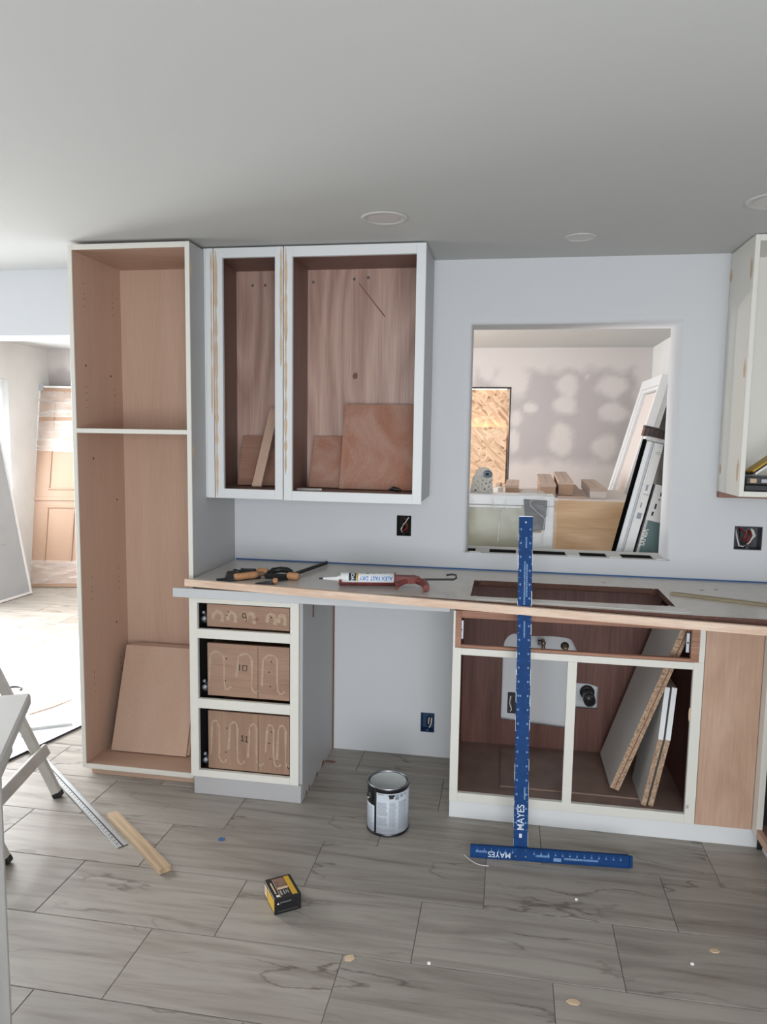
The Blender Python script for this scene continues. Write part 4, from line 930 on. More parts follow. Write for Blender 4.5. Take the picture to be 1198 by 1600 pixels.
t = T('small_carton', 'small black and yellow printed carton lying on the tile floor', 'box', (-.68, -1.185, 0))
BM = fr((-.683, -1.252, 0), (.068, .048, 0), (-.055, .10, 0)); w_, d_, h_ = .089, .116, .052
P('box', MB().box(0, w_, 0, d_, .0, h_, bev=.0012, M=BM), M_black, t)
P('flap', MB().box(.002, w_ - .002, -.0012, 0, .001, h_ - .001, M=BM), M_black, t)
for (n_, q, mt) in (('yellow_band', (.062, .079, .006, .108, h_, h_ + .0005), M_yellow), ('photo', (.026, .060, .058, .106, h_, h_ + .0005), M_orange), ('photo', (.026, .060, .046, .057, h_, h_ + .0005), M_tan), ('pale_line', (.0225, .024, .006, .108, h_, h_ + .0005), M_tan),
                   ('pale_line', (.011, .0155, .028, .09, h_, h_ + .0005), M_tan), ('red_dot', (.011, .021, .010, .020, h_, h_ + .0005), M_paper), ('yellow_side', (-.0005, 0, .004, .075, .006, h_ - .006), M_yellow), ('white_side', (-.0005, 0, .08, .11, .008, h_ - .008), M_tan)):
    P(n_, MB().box(*q, M=BM), mt, t)
for (x, y, w2_, h2_) in ((.028, .016, .008, .024), (.039, .018, .006, .021), (.047, .022, .004, .016), (.053, .020, .003, .020)): P('pale_print', MB().box(x, x + w2_ * .6, y, y + h2_, h_, h_ + .0005, M=BM), M_alu, t)
for (x0, x1, z0, z1, mt) in ((.018, .055, .036, .041, M_steel), (.022, .068, .018, .032, M_darksteel), (.012, .078, .009, .0105, M_steel)): P('pale_print', MB().box(x0, x1, -.0016, -.0012, z0, z1, M=BM), mt, t)
P('pale_print', MB().prism([(.008, .034), (.015, .034), (.0115, .041)], 0, .0004, BM @ fr((0, -.0012, 0), (1, 0, 0), (0, 0, 1))), M_paper, t, 'white triangle mark')

# metal straightedge
p0, p1 = Vector((-1.352, -.984, 0)), Vector((-2.335, -.208, 0)); RM = fr((p0.x, p0.y, .0003), p1 - p0 + Vector((0, 0, .0205)), Vector((0, 0, 1)).cross(p1 - p0)); LR = (p1 - p0).length
t = T('straightedge', 'long silver metal straightedge lying on the floor beside the wooden stick', 'ruler', (p0.x, p0.y, 0))
P('blade', MB().box(0, LR, -.0205, .0205, 0, .0022, bev=.0005, M=RM), M_alu, t); P('groove', MB().box(0, LR, -.0025, .0025, .0022, .0026, M=RM), M_darksteel, t)
P('end', MB().box(-.001, 0, -.0205, .0205, 0, .0022, M=RM), M_black, t)
rk = MB()
for i in range(1, int(LR / .0085)):
    big = i % 3 == 0
    rk.box(i * .0085, i * .0085 + .0011, .0205 - (.008 if big else .005), .0202, .0022, .0025, M=RM); rk.box(i * .0085, i * .0085 + .0011, -.0202, -.0205 + (.008 if big else .005), .0022, .0025, M=RM)
    if big: rk.box(i * .0085 + .001, i * .0085 + .006, .005, .0105, .0022, .0025, M=RM)
o = P('scale_marks', rk, M_darksteel, t); o['kind'] = 'stuff'
lath('wood_stick', 'pale pine stick lying on the floor right of the metal straightedge', (-1.502, -.797, 0), (-1.124, -1.106, 0), .043, .019, M_stick, 'stick', .0004)
for (nm, lb, x, y, rx, ry, mt, sd) in (('blue_scrap', 'small blue plastic scrap on the floor right of the pine stick', -1.015, -.871, .014, .012, M_bluetape, 1), ('tan_scrap', 'tan paper scrap on the floor at a tile corner below the small carton', -.411, -1.394, .015, .014, M_tan, 2),
        ('tan_scrap', 'tan paper scrap on the floor farthest to the right', .662, -1.16, .016, .011, M_tan, 3), ('tan_scrap', 'faint tan paper scrap on the floor nearest the bottom edge of the photo', .225, -1.445, .017, .010, M_tan, 5), ('wood_chip', 'brown chip on the floor beside the drawer cabinet side', -.772, -.15, .03, .012, M_brownstain, 9)):
    tag(blob_mb(Matrix.Translation((x, y, .0003)), rx, ry, .002, 6, sd).build(nm, mt, loc=(x, y, 0)), lb, 'scrap')
for i, (x, y, lb) in enumerate(((-.177, -1.376, 'left one of the three white crumbs on the floor'), (.272, -.991, 'white crumb on the floor nearest the T-square'), (.579, -1.235, 'right one of the three white crumbs on the floor'))):
    tag(MB().box(x - .005, x + .005, y - .004, y + .005, .0003, .007, bev=.002).build('white_crumb', M_paper, loc=(x, y, 0)), lb, 'crumb', 'white crumbs on the floor')
tag(MB().tube([(-.11 + .01 * i, -.80 - .006 * i - .02 * sin(i * .35), .003) for i in range(10)], .0012, 5).build('thread', M_paper, loc=(-.06, -.83, 0)), 'pale thread on the floor at the head of the T-square', 'thread')

# white sheet at the doorway, lengthened to stand for floor glare, with scraps
sd = Vector((.233, .972, 0)); sn = Vector((-.972, .233, 0)); so_ = Vector((-2.117, -.023, 0)) - sd * .60
SM = fr(so_, sd, sn)
t = tag(MB().box(0, 3.25, 0, 1.30, .0004, .0125, bev=.001, M=SM, faces={'-y': 1}).build('drywall_sheet', [M_board, M_darksteel], loc=so_), 'white sheet of drywall lying on the floor in the left doorway, lengthened to stand for bright glare', 'sheet')  # right edge coloured dark to stand for the shade along it
t = tag(MB().hull([(-2.51, .09, .0126), (-2.46, .045, .0126), (-2.40, .17, .0126), (-2.37, .29, .0126), (-2.44, .31, .0126), (-2.47, .20, .0126)], [(-2.51, .09, .015), (-2.46, .045, .018), (-2.40, .17, .02), (-2.37, .29, .016), (-2.44, .31, .015), (-2.47, .20, .02)]).build('torn_card', M_card, loc=(-2.44, .18, .0125)), 'torn strip of brown card on the white sheet in the doorway', 'scrap')
lath('metal_track', 'grey metal bar lying on the white sheet near its edge', (-2.40, -.16, 0), (-2.17, -.02, 0), .035, .014, M_apron, 'bar', .013)
tag(MB().tube([(-2.79 + .05 * cos(a), .36 + .05 * sin(a), .018) for a in [i * pi / 8 for i in range(14)]], .005, 8).build('wire_ring', M_darksteel, loc=(-2.79, .36, .0125)), 'small dark curl of wire on the white sheet', 'wire')

# ------------------------------------------------------------------ trestle and work table at the left
t = T('folding_trestle', 'white folding trestle with slanted legs behind the work table', 'trestle', (-1.95, -.95, 0))
la, lb_ = Vector((-1.80, -.695, 0)), Vector((-1.695, -1.160, 0)); dl = Vector((-.228, -.052, .538)).normalized(); wid = (lb_ - la).normalized()
def beam(p, q, w1, w2, up):
    p, q = Vector(p), Vector(q); x = q - p; M = fr(p, x, up); return MB().box(0, x.length, -w1 / 2, w1 / 2, -w2 / 2, w2 / 2, bev=.003, M=M)
LZ = 1.12
for p in (la, lb_):
    P('leg', beam(p + dl * .02, p + dl * LZ, .036, .030, wid.cross(dl)), M_trestle, t)
    P('foot_pad', beam(p + Vector((0, 0, .001)), p + dl * .024 + Vector((0, 0, .001)), .038, .032, wid.cross(dl)), M_black, t)
zs = .335
nrm = wid.cross(dl).normalized(); nrm = nrm if nrm.x > 0 else -nrm
s_ = dl * (.185 / dl.z); P('stretcher', beam(la + s_ - wid * .03 + nrm * .027, lb_ + s_ + wid * .03 + nrm * .027, .048, .018, dl), M_trestle, t)
ta, tb_ = la + dl * LZ, lb_ + dl * LZ
P('top_bar', beam(ta - wid * .05, tb_ + wid * .05, .06, .05, dl), M_trestle, t)
for p, q in ((ta, la), (tb_, lb_)):
    e_ = Vector((2 * ta.x - la.x, q.y - .05, 0)) if False else Vector((p.x - .42, p.y - .03, .012)); P('leg', beam(p + Vector((-.01, 0, -.05)), e_, .036, .030, wid.cross(dl)), M_trestle, t)
t = T('work_table', 'white work table with a thick top and panel legs, at the left edge', 'table', (-1.45, -1.9, 0))
p0 = Vector((-1.371, -1.446, 0)); e1 = Vector((.458, -.889, 0)).normalized(); e2 = Vector((-.889, -.458, 0)).normalized()
TM = fr(p0, e1, e2)                                 # z = e1 x e2
up_ = TM.to_3x3() @ Vector((0, 0, 1)); zsgn = 1 if up_.z > 0 else -1
def tbox(a0, a1, b0, b1, z0, z1, bev=.004):
    return MB().box(a0, a1, b0, b1, min(zsgn * z0, zsgn * z1), max(zsgn * z0, zsgn * z1), bev=bev, M=TM)
P('table_top', tbox(0, 1.0, 0, .60, .712, .75, .006), M_plastic, t)
P('apron', tbox(.14, .399, .03, .05, .63, .7115), M_trestle, t); P('apron', tbox(.14, .399, .55, .57, .63, .7115), M_trestle, t)
P('panel_leg', tbox(.40, .425, .012, .588, .0005, .7115, .003), M_plastic, t); P('panel_leg', tbox(.87, .895, .012, .588, .0005, .7115, .003), M_plastic, t)

# ================================================================== WALL BOXES AND LIGHTS
def outlet(name, lab, x0, x1, z0, z1, shell, wires, group=None):
    t = T(name, lab, 'outlet box', ((x0 + x1) / 2, 0, z0), group); e = .0015
    s = MB(); x0 += e; x1 -= e; z0 += e; z1 -= e
    s.box(x0, x1, .052, .055, z0, z1); s.box(x0, x0 + .0025, -.001, .052, z0, z1); s.box(x1 - .0025, x1, -.001, .052, z0, z1); s.box(x0 + .0025, x1 - .0025, -.001, .052, z0, z0 + .0025); s.box(x0 + .0025, x1 - .0025, -.001, .052, z1 - .0025, z1)
    P('shell', s, shell, t)
    for z in (z0 + .008, z1 - .008): P('mounting_ear', MB().box((x0 + x1) / 2 - .007, (x0 + x1) / 2 + .007, .004, .008, z - .005, z + .005, bev=.001), shell, t)
    for (pts, r, mt) in wires: P('wire', MB().tube([(x0 + (x1 - x0) * a, y, z0 + (z1 - z0) * b_) for (a, y, b_) in pts], r, 7), mt, t)
    return t
W1 = [([(.3, .048, .1), (.25, .02, .3), (.5, .012, .6), (.8, .02, .9)], .0032, M_wirew), ([(.5, .048, .15), (.4, .014, .4), (.6, .01, .8), (.85, .03, .7)], .0028, M_black), ([(.2, .045, .2), (.45, .012, .22), (.7, .02, .4), (.5, .03, .6)], .0028, M_red), ([(.7, .048, .2), (.72, .012, .5), (.55, .015, .85)], .002, M_copper)]
outlet('electrical_box', 'open electrical box with loose wires above the worktop, left of the pass-through', HOLES[0][0], HOLES[0][1], HOLES[0][2], HOLES[0][3], M_dark, W1)
W2 = [([(.15, .048, .8), (.12, .012, .5), (.2, .008, .15), (.4, .02, .1)], .0032, M_wirew), ([(.3, .048, .85), (.22, .010, .55), (.28, .006, .25), (.5, .02, .2)], .003, M_black), ([(.25, .048, .9), (.45, .012, .7), (.35, .010, .45), (.6, .03, .3)], .003, M_red), ([(.6, .048, .9), (.65, .010, .65), (.5, .012, .4), (.7, .03, .2)], .003, M_red),
      ([(.5, .048, .1), (.6, .012, .3), (.72, .010, .6), (.65, .02, .9)], .0032, M_wirew), ([(.4, .048, .2), (.5, .016, .6), (.45, .014, .85)], .0022, M_copper), ([(.55, .045, .85), (.7, .014, .85), (.8, .016, .6), (.7, .03, .4)], .003, M_wirew)]
outlet('electrical_box', 'square two-gang electrical box with tangled red and white wires below the right wall cabinet', HOLES[1][0], HOLES[1][1], HOLES[1][2], HOLES[1][3], M_darksteel, W2)
W3 = [([(.65, .048, .2), (.55, .012, .4), (.6, .008, .75), (.8, .01, .7), (.75, .012, .35), (.6, .02, .15)], .003, M_wirew), ([(.5, .048, .15), (.45, .012, .35), (.5, .01, .7), (.7, .014, .8)], .003, M_black)]
outlet('electrical_box', 'blue electrical box low on the wall in the gap beside the sink cabinet', HOLES[2][0], HOLES[2][1], HOLES[2][2], HOLES[2][3], M_bluebox, W3)
for (x, y, r, lb) in ((-.465, -.66, .084, 'large unlit recessed ceiling light above the wide wall cabinet'), (.250, -.325, .062, 'small unlit recessed ceiling light above the pass-through'), (.835, -.71, .10, 'unlit recessed ceiling light at the right edge of the photo')):
    t = T('recessed_light', lb, 'ceiling light', (x, y, H), 'recessed ceiling lights'); M = Matrix.Translation((x, y, H))
    P('trim_ring', MB().lathe([(r, -.0005), (r * .985, -.003), (r * .93, -.0042), (r * .76, -.003), (r * .74, -.0015)], 40, 0, M), M_pearl, t)
    P('lens', MB().lathe([(r * .745, -.0016), (r * .5, -.0025), (0, -.003)], 40, 0, M), M_lens, t)

# ================================================================== RIGHT WALL CABINET, RIGHT BASE CABINET
t = T('wall_cabinet', 'open white wall cabinet at the right edge with tan filler spots on its side', 'cabinet', (1.2, -.15, 1.3))
UX0, UX1, UF = .891, 1.555, -.31
P('side_panel', MB().box(UX0, UX0 + .013, UF + .019, -.004, 1.305, 2.294, bev=.001), M_white, t); P('side_panel', MB().box(UX1 - .013, UX1, UF + .019, -.004, 1.305, 2.294), M_white, t)
P('stile', face_rect(MB(), UX0, UX0 + .018, 1.305, 2.294, UF, .019), M_white, t); P('stile', face_rect(MB(), UX1 - .04, UX1, 1.305, 2.294, UF, .019), M_white, t)
P('rail', face_rect(MB(), UX0 + .018, UX1 - .04, 1.305, 1.326, UF, .019), M_white, t); P('rail', face_rect(MB(), UX0 + .018, UX1 - .04, 2.27, 2.294, UF, .019), M_white, t)
P('back_panel', MB().box(UX0 + .013, UX1 - .013, -.012, -.004, 1.305, 2.294), M_white, t); P('bottom_panel', MB().box(UX0 + .013, UX1 - .013, UF + .019, -.012, 1.312, 1.325), M_white, t); P('top_panel', MB().box(UX0 + .013, UX1 - .013, UF + .019, -.012, 2.275, 2.294), M_white, t)
for i, (y, z, a, b_) in enumerate(((-.018, 2.20, .012, .026), (-.280, 2.173, .013, .042), (-.280, 1.80, .013, .034), (-.04, 1.40, .012, .022), (-.276, 1.406, .012, .042))):
    P('filler_patch', blob_mb(Matrix.Translation((UX0 - .0005, y, z)) @ RX, a, b_, .0006, 12, i + 20), M_tan, t, 'tan wood filler spot')
tag(MB().box(UX0 + .001, UX1, -.040, -.002, 1.279, 1.304, bev=.001).build('ledger_strip', plain('reddish_ledger', (150, 112, 100), .7), loc=(1.2, -.02, 1.27)), 'reddish wood ledger strip on the wall under the right wall cabinet', 'strip')
k = T('tool_tray', 'dark tray of small parts standing in the right wall cabinet', 'tray', (1.05, -.2, 1.3255))
P('tray', MB().box(.917, 1.16, -.285, -.13, 1.3255, 1.352, bev=.004), M_black, k)
P('upper_tray', MB().box(.925, 1.15, -.28, -.14, 1.3525, 1.382, bev=.004), M_pad, k)
for i in range(5): P('small_part', MB().box(.935 + .04 * i, .96 + .04 * i, -.29, -.282, 1.358, 1.376, bev=.002), (M_tan, M_steel, M_rust, M_tan, M_steel)[i], k)
k = T('magazine', 'rolled yellow and black printed paper on the tray in the right wall cabinet', 'magazine', (1.0, -.2, 1.383))
mgv = fr((.945, -.275, 1.392), (1, .12, .75), (0, 1, 0))
P('cover', MB().box(0, .20, -.001, .09, -.003, .003, bev=.001, M=mgv), M_black, k); P('printed_page', MB().box(.01, .19, 0, .088, .003, .010, bev=.001, M=mgv), M_yellow, k); P('page_edge', MB().box(.012, .19, .001, .087, -.0105, -.003, M=mgv), M_paper, k)

t = T('corner_cabinet', 'white-framed base cabinet turned toward the room at the right edge of the photo', 'cabinet', (1.25, -1.0, 0))
P('stile', MB().box(.9475, .969, -.590, -.5405, .070, .838, bev=.001), M_white, t); P('stile', MB().box(.950, .969, -1.40, -1.36, .070, .838, bev=.001), M_white, t)
P('rail', MB().box(.950, .969, -1.36, -.590, .800, .838, bev=.001), M_white, t)
P('rail', MB().box(.948, .967, -1.36, -.5905, .070, .100, bev=.001), M_fillply, t, 'bare plywood bottom edge')
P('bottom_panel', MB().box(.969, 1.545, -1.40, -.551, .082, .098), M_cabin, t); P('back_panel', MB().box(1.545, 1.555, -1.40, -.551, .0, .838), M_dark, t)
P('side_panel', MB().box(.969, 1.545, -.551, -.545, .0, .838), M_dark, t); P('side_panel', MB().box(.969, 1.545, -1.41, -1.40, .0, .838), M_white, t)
P('toe_kick', MB().box(.986, .996, -1.40, -.53, 0, .0695), M_white2, t)
for (y, z) in ((-.57, .80), (-.565, .76), (-.57, .20), (-.565, .13)): P('nail_hole', MB().lathe([(0, .0006), (.003, .0006), (.003, 0)], 8, 0, Matrix.Translation((.950, y, z)) @ Matrix.Rotation(-pi / 2, 4, 'Y')), M_brownstain, t)
tag(MB().lathe([(0, 0), (.06, 0), (.07, .012), (.066, .02), (0, .014)], 20, 0, Matrix.Translation((1.10, -.68, .0985))).build('white_dish', M_melamine, loc=(1.10, -.68, .0985)), 'white flat item on the floor of the dark corner cabinet', 'dish')

# ================================================================== FAR ROOM
# big plywood-faced stack carrying boxes
t = T('plywood_crate', 'large crate faced with oak plywood seen through the pass-through', 'crate', (.3, 1.8, 0))
P('front_sheet', MB().box(.235, .80, 1.05, 1.066, .001, 1.153, bev=.001), M_oakply, t, 'oak plywood sheet with wavy grain')
P('top_sheet', MB().box(-.75, .80, 1.085, 2.235, 1.122, 1.140, bev=.001), M_cardw, t)
P('side_sheet', MB().box(.782, .80, 1.085, 2.235, .001, 1.122), M_oakply, t); P('side_sheet', MB().box(-.75, -.732, 1.085, 2.235, .001, 1.122), M_oakply, t); P('back_sheet', MB().box(-.732, .782, 2.217, 2.235, .001, 1.122), M_oakply, t)
P('inner_front', MB().box(-.75, .80, 1.067, 1.084, .001, 1.140), M_card2, t)
ZS = 1.1405
def carton(lab, p, yaw, l, w, h, mat, side, z=ZS, lid=True):
    """p = near corner, l along depth"""
    t = T('flat_carton', lab, 'box', (p[0], p[1], z), 'cartons on the plywood crate'); M = Matrix.Translation((p[0], p[1], z)) @ Matrix.Rotation(radians(yaw), 4, 'Z')
    P('box', MB().box(0, w, 0, l, 0, h, bev=.003, M=M), side, t); P('lid', MB().box(-.002, w + .002, -.002, l, h, h + .006, bev=.001, M=M).box(-.002, w + .002, -.003, 0, h - .012, h, M=M), mat, t)
    P('tape', MB().box(w * .42, w * .58, -.004, l, h + .006, h + .0066, M=M), M_film2, t)
    return t
carton('brown carton standing on the plywood crate left of the tallest one', (.203, 1.40), -1.5, 1.25, .102, .078, M_card, M_card2)
carton('tallest brown carton in the middle of the plywood crate', (.322, 1.42), -2.2, 1.30, .092, .082, M_card, M_card2, ZS + .0135)
carton('pale-fronted carton alone at the right end of the plywood crate', (.518, 1.40), -2.2, 1.0, .098, .058, M_card, M_cardw)
carton('low brown carton behind the wood scraps on the crate', (-.010, 1.46), -1, .60, .085, .062, M_card, M_card2)
tag(MB().box(0, .17, 0, 1.2, 0, .012, M=Matrix.Translation((.318, 1.36, ZS)) @ Matrix.Rotation(radians(-2), 4, 'Z')).build('flat_board', M_card, loc=(.4, 1.9, ZS)), 'flat brown board lying under the tallest carton', 'board')
for i, (x, y, yaw, l, mt, lb) in enumerate(((-.125, 1.36, -8, .14, M_strip, 'short pale wood scrap, leftmost on the crate'), (-.083, 1.33, -14, .13, M_paper, 'white-faced wood scrap, second from the left on the crate'), (-.075, 1.52, -4, .20, M_strip, 'pale wood scrap behind the white-faced one'))):
    o = MB().box(0, .030, 0, l, 0, .045 + .012 * i, bev=.002, M=Matrix.Translation((x, y, ZS)) @ Matrix.Rotation(radians(yaw), 4, 'Z')).build('wood_scrap', mt, loc=(x, y, ZS)); tag(o, lb, 'wood scrap', 'wood scraps on the crate')
# added bare lamp brightening the far room, unseen from the kitchen behind the wall
t = T('added_lamp', 'added bare warm bulb on the far room ceiling, unseen fill light behind the wall', 'lamp', (-1.35, 1.7, H))
P('lamp_holder', MB().lathe([(.05, -.0005), (.05, -.012), (.025, -.03), (.02, -.05), (0, -.05)], 20, 0, Matrix.Translation((-1.35, 1.7, H))), M_pvc, t)
P('cord', MB().tube([(-1.35, 1.7, H - .05), (-1.35, 1.7, H - .52)], .004, 8), M_black, t)
P('bulb', MB().lathe([(0, -.5205), (.013, -.5205), (.014, -.54), (.03, -.57), (.025, -.595), (0, -.605)], 20, 0, Matrix.Translation((-1.35, 1.7, H))), M_bulb, t)
l = bpy.data.lights.new('added_bulb_light', 'POINT'); l.energy = 48; l.color = (1.0, .88, .80); l.shadow_soft_size = .04
lo = bpy.data.objects.new('added_bulb_light', l); COL.objects.link(lo); lo.location = (-1.35, 1.7, H - .66)
# wrapped window unit right behind the pass-through
t = T('wrapped_window_unit', 'film-wrapped unit with greenish glass standing behind the pass-through sill', 'window unit', (.02, .45, 0))
CX0, CX1, CY, CT = -.36, .235, .36, 1.232
P('top_rail', MB().box(CX0, CX1, CY, CY + .16, CT - .052, CT, bev=.004), M_pvc, t); P('bead', MB().box(CX0 + .03, .075, CY - .004, CY, CT - .064, CT - .054), M_pvc, t)
P('side_rail', MB().box(CX1 - .05, CX1, CY, CY + .16, .001, CT - .053, bev=.004), M_pvc, t); P('side_rail', MB().box(CX0, CX0 + .05, CY, CY + .16, .001, CT - .053, bev=.004), M_pvc, t)
P('bottom_rail', MB().box(CX0 + .05, CX1 - .05, CY, CY + .16, .001, .06), M_pvc, t)
P('pane', MB().box(CX0 + .05, .115, CY + .008, CY + .016, .061, CT - .053), M_green, t, 'dull greenish pane'); P('lower_panel', MB().box(.116, CX1 - .05, CY + .006, CY + .016, .061, 1.045), M_pvc, t)
P('corner_pad', MB().hull([(.085, CY - .012, 1.214), (.10, CY - .012, 1.052), (.192, CY - .012, 1.062), (.200, CY - .012, 1.210)], [(.085, CY - .002, 1.214), (.10, CY - .002, 1.052), (.192, CY - .002, 1.062), (.200, CY - .002, 1.210)]), M_pad, t, 'charcoal foam pad')
fm = MB(); nx_, nz_ = 40, 30
for i in range(nx_ + 1):
    for k in range(nz_ + 1):
        x = CX0 - .008 + (CX1 - CX0 + .022) * i / nx_; z = .75 + (CT + .012 - .75) * k / nz_
        fm.v.append(Vector((x, CY - .022 - .008 * noise.noise(Vector((x * 24 + z * 8, z * 9, 5))), z + (.010 * noise.noise(Vector((x * 20, 1, 2))) if k == nz_ else 0))))
for i in range(nx_):
    for k in range(nz_):
        a = i * (nz_ + 1) + k; fm.f.append([a, a + nz_ + 1, a + nz_ + 2, a + 1]); fm.m.append(0); fm.sm.append(True)
P('film', fm, M_film2, t, 'clear wrinkled wrapping film')
for pts in ([(.115, CY - .028, 1.205), (.118, CY - .030, 1.185), (.15, CY - .030, 1.155), (.19, CY - .028, 1.122), (.185, CY - .028, 1.07), (.178, CY - .028, .98)], [(.115, CY - .028, 1.205), (.14, CY - .030, 1.218), (.18, CY - .03, 1.222), (.208, CY - .03, 1.205), (.205, CY - .028, 1.15), (.19, CY - .028, 1.122)],
            [(-.07, CY - .026, 1.215), (-.06, CY - .03, 1.17), (-.03, CY - .03, 1.145), (-.01, CY - .028, 1.16), (.0, CY - .026, 1.215)], [(-.04, CY - .028, 1.15), (-.03, CY - .028, 1.10), (-.035, CY - .026, 1.0)]):
    P('film_fold', MB().tube(pts, .0032, 6), M_film, t, 'twisted fold of film')
P('film_cuff', MB().hull([(.06, CY + .01, CT + .001), (.20, CY + .01, CT + .001), (.20, CY + .10, CT + .001), (.06, CY + .10, CT + .001)], [(.085, CY + .02, CT + .026), (.12, CY + .02, CT + .018), (.18, CY + .09, CT + .02), (.09, CY + .09, CT + .028)]), M_film, t, 'bunched film')
# perforated bracket standing on it
t = T('perforated_bracket', 'galvanised perforated bracket with a blue-grey hub on top of the wrapped unit', 'bracket', (-.14, .45, CT))
bz = CT + .0008; cxx = -.122
out = [(cxx - .040, bz), (cxx + .036, bz), (cxx + .036, bz + .075)] + [(cxx + .002 + .034 * cos(radians(a)), bz + .080 + .042 * sin(radians(a))) for a in range(0, 150, 15)] + [(cxx - .030, bz + .085)]
P('plate', MB().prism([(p[0], p[1]) for p in out], -.012, .0, fr((0, .44, 0), (1, 0, 0), (0, 0, 1))), M_foil, t)
P('flange', MB().hull([(cxx - .048, .43, bz), (cxx - .040, .43, bz), (cxx - .040, .50, bz), (cxx - .048, .50, bz)], [(cxx - .036, .44, bz + .08), (cxx - .029, .44, bz + .08), (cxx - .029, .49, bz + .08), (cxx - .036, .49, bz + .08)]), M_foil, t)
P('flange', MB().box(cxx - .012, cxx - .006, .428, .4395, bz, bz + .075), M_foil, t)
HM = Matrix.Translation((cxx + .016, .4395, bz + .090)) @ RY
P('hub', MB().lathe([(.006, .022), (.012, .024), (.016, .020), (.018, .0)], 20, 0, HM), M_hub, t); P('hub_core', MB().lathe([(0, .015), (.007, .015), (.007, .0)], 14, 0, HM), M_abs, t)
hl = MB()
for (x, z, r) in [(-.026, .012, .004), (-.024, .035, .002), (-.020, .055, .002), (.008, .018, .0035), (.022, .030, .003), (.030, .016, .0025), (.012, .045, .003), (.026, .052, .003), (-.002, .04, .002), (-.018, .024, .002), (.0, .06, .002), (.02, .010, .002), (.031, .06, .002)]:
    hl.lathe([(0, .0012), (r, .0012), (r, .0)], 9, 0, Matrix.Translation((cxx + x, .4395, bz + z)) @ RY)
o = P('holes', hl, M_abs, t); o['kind'] = 'stuff'
for ob in [c for c in t.children]:
    for v_ in ob.data.vertices: v_.co.x = (v_.co.x + t.location.x - cxx) * 1.38 + cxx - t.location.x; v_.co.z = (v_.co.z + t.location.z - bz) * 1.08 + bz - t.location.z
# long packs leaning at the right of the pass-through
lang = radians(12.4)
def lean_pack(x, y, w, d, L): 
    return fr((x, y, .002), (cos(lang), 0, -sin(lang)), (0, 1, 0)), w, d, L
def lp(M, x0, x1, y0, y1, s0, s1, bev=.0015): return MB().box(x0, x1, y0, y1, s0, s1, bev=bev, M=M)
bx = .315
t = T('leaning_pack', 'long clear-topped pack of white vinyl profiles leaning beside the pass-through', 'pack', (bx, .35, 0))
PM = fr((bx, .35, .018), (cos(lang), 0, -sin(lang)), (0, 1, 0)); zz = PM.to_3x3() @ Vector((0, 0, 1)); PM = PM if zz.z > 0 else fr((bx, .35, .018), (cos(lang), 0, -sin(lang)), (0, -1, 0))
sgn = 1 if (PM.to_3x3() @ Vector((0, 1, 0))).y > 0 else -1
def py(a, b_): return (min(sgn * a, sgn * b_), max(sgn * a, sgn * b_))
def pk(x0, x1, a, b_, s0, s1, bev=.0015): y0, y1 = py(a, b_); return MB().box(x0, x1, y0, y1, s0, s1, bev=bev, M=PM)
SL = 1.545
P('black_edge', pk(0, .012, -.002, .055, 0, SL - .005), M_matte, t)
P('profile', pk(.0125, .036, 0, .05, 0, SL - .012), M_pvc, t); P('profile', pk(.0365, .048, .006, .05, 0, SL - .012), M_apron, t); P('profile', pk(.0485, .092, .002, .05, 0, SL - .012), M_pvc, t)
P('paper_label', pk(.056, .092, -.0015, .0015, 1.14, SL - .03, .0003), M_paper, t, 'long white label with grey print')
mb = MB()
for (x0, x1, s0, s1) in ((.062, .082, 1.16, 1.19), (.064, .07, 1.215, 1.24), (.062, .088, 1.28, 1.284), (.066, .076, 1.30, 1.33), (.066, .086, 1.48, 1.483), (.066, .086, 1.488, 1.492)): y0, y1 = py(-.0019, -.0015); mb.box(x0, x1, y0, y1, s0, s1, M=PM)
o = P('print', mb, M_labeltx, t); o['kind'] = 'stuff'
P('end_cap', pk(.006, .10, -.004, .056, SL - .011, SL + .012), M_film, t, 'clear end cap')
t = T('leaning_carton', 'long white and teal carton marked VINYL leaning right of the vinyl profiles', 'box', (bx + .1, .35, 0))
P('carton', pk(.106, .215, .0, .06, 0, 1.34), M_paper, t); P('dark_side', pk(.100, .1055, .002, .06, 0, 1.34), M_pad, t)
P('teal_print', pk(.118, .215, -.0008, 0, .0, 1.165, .0002), M_teal, t); P('pale_band', pk(.1062, .1178, -.0008, 0, .0, 1.165, .0002), M_melamine, t)
tm = PM @ Matrix.Translation((.117, -.0012 * sgn, 1.095))
xa = PM.to_3x3() @ Vector((0, 0, -1)); P('lettering', text_mb('VINYL', .034, fr(PM @ Vector((.1195, -.0012 * sgn, 1.075)), xa, PM.to_3x3() @ Vector((1, 0, 0))), .0004, bold=.0006), M_paper, t)
mb = MB()
for (x0, x1, s0, s1) in ((.125, .134, 1.19, 1.21), (.130, .138, 1.225, 1.25), (.138, .146, 1.27, 1.276), (.14, .15, 1.29, 1.31)): y0, y1 = py(-.0006, 0); mb.box(x0, x1, y0, y1, s0, s1, M=PM)
o = P('print', mb, M_labeldk, t); o['kind'] = 'stuff'
t = T('leaning_pack', 'dark slatted bundle leaning behind the vinyl profiles, only its top showing', 'pack', (bx, .45, 0))
P('wrap', pk(.016, .10, .065, .12, 0, 1.555), M_pad, t); P('paper_collar', pk(.012, .10, .0600, .1225, 1.54, 1.5552), M_paper, t); P('wrap', pk(-.002, .102, .063, .122, 1.5555, 1.60), M_rawedge, t)
for i in range(5): P('slat', pk(.008 + .019 * i, .020 + .019 * i, .0615, .0628, 1.556, 1.598, .0005), M_abs, t)
P('cap', pk(-.005, .105, .060, .125, 1.6005, 1.607), M_pad, t)
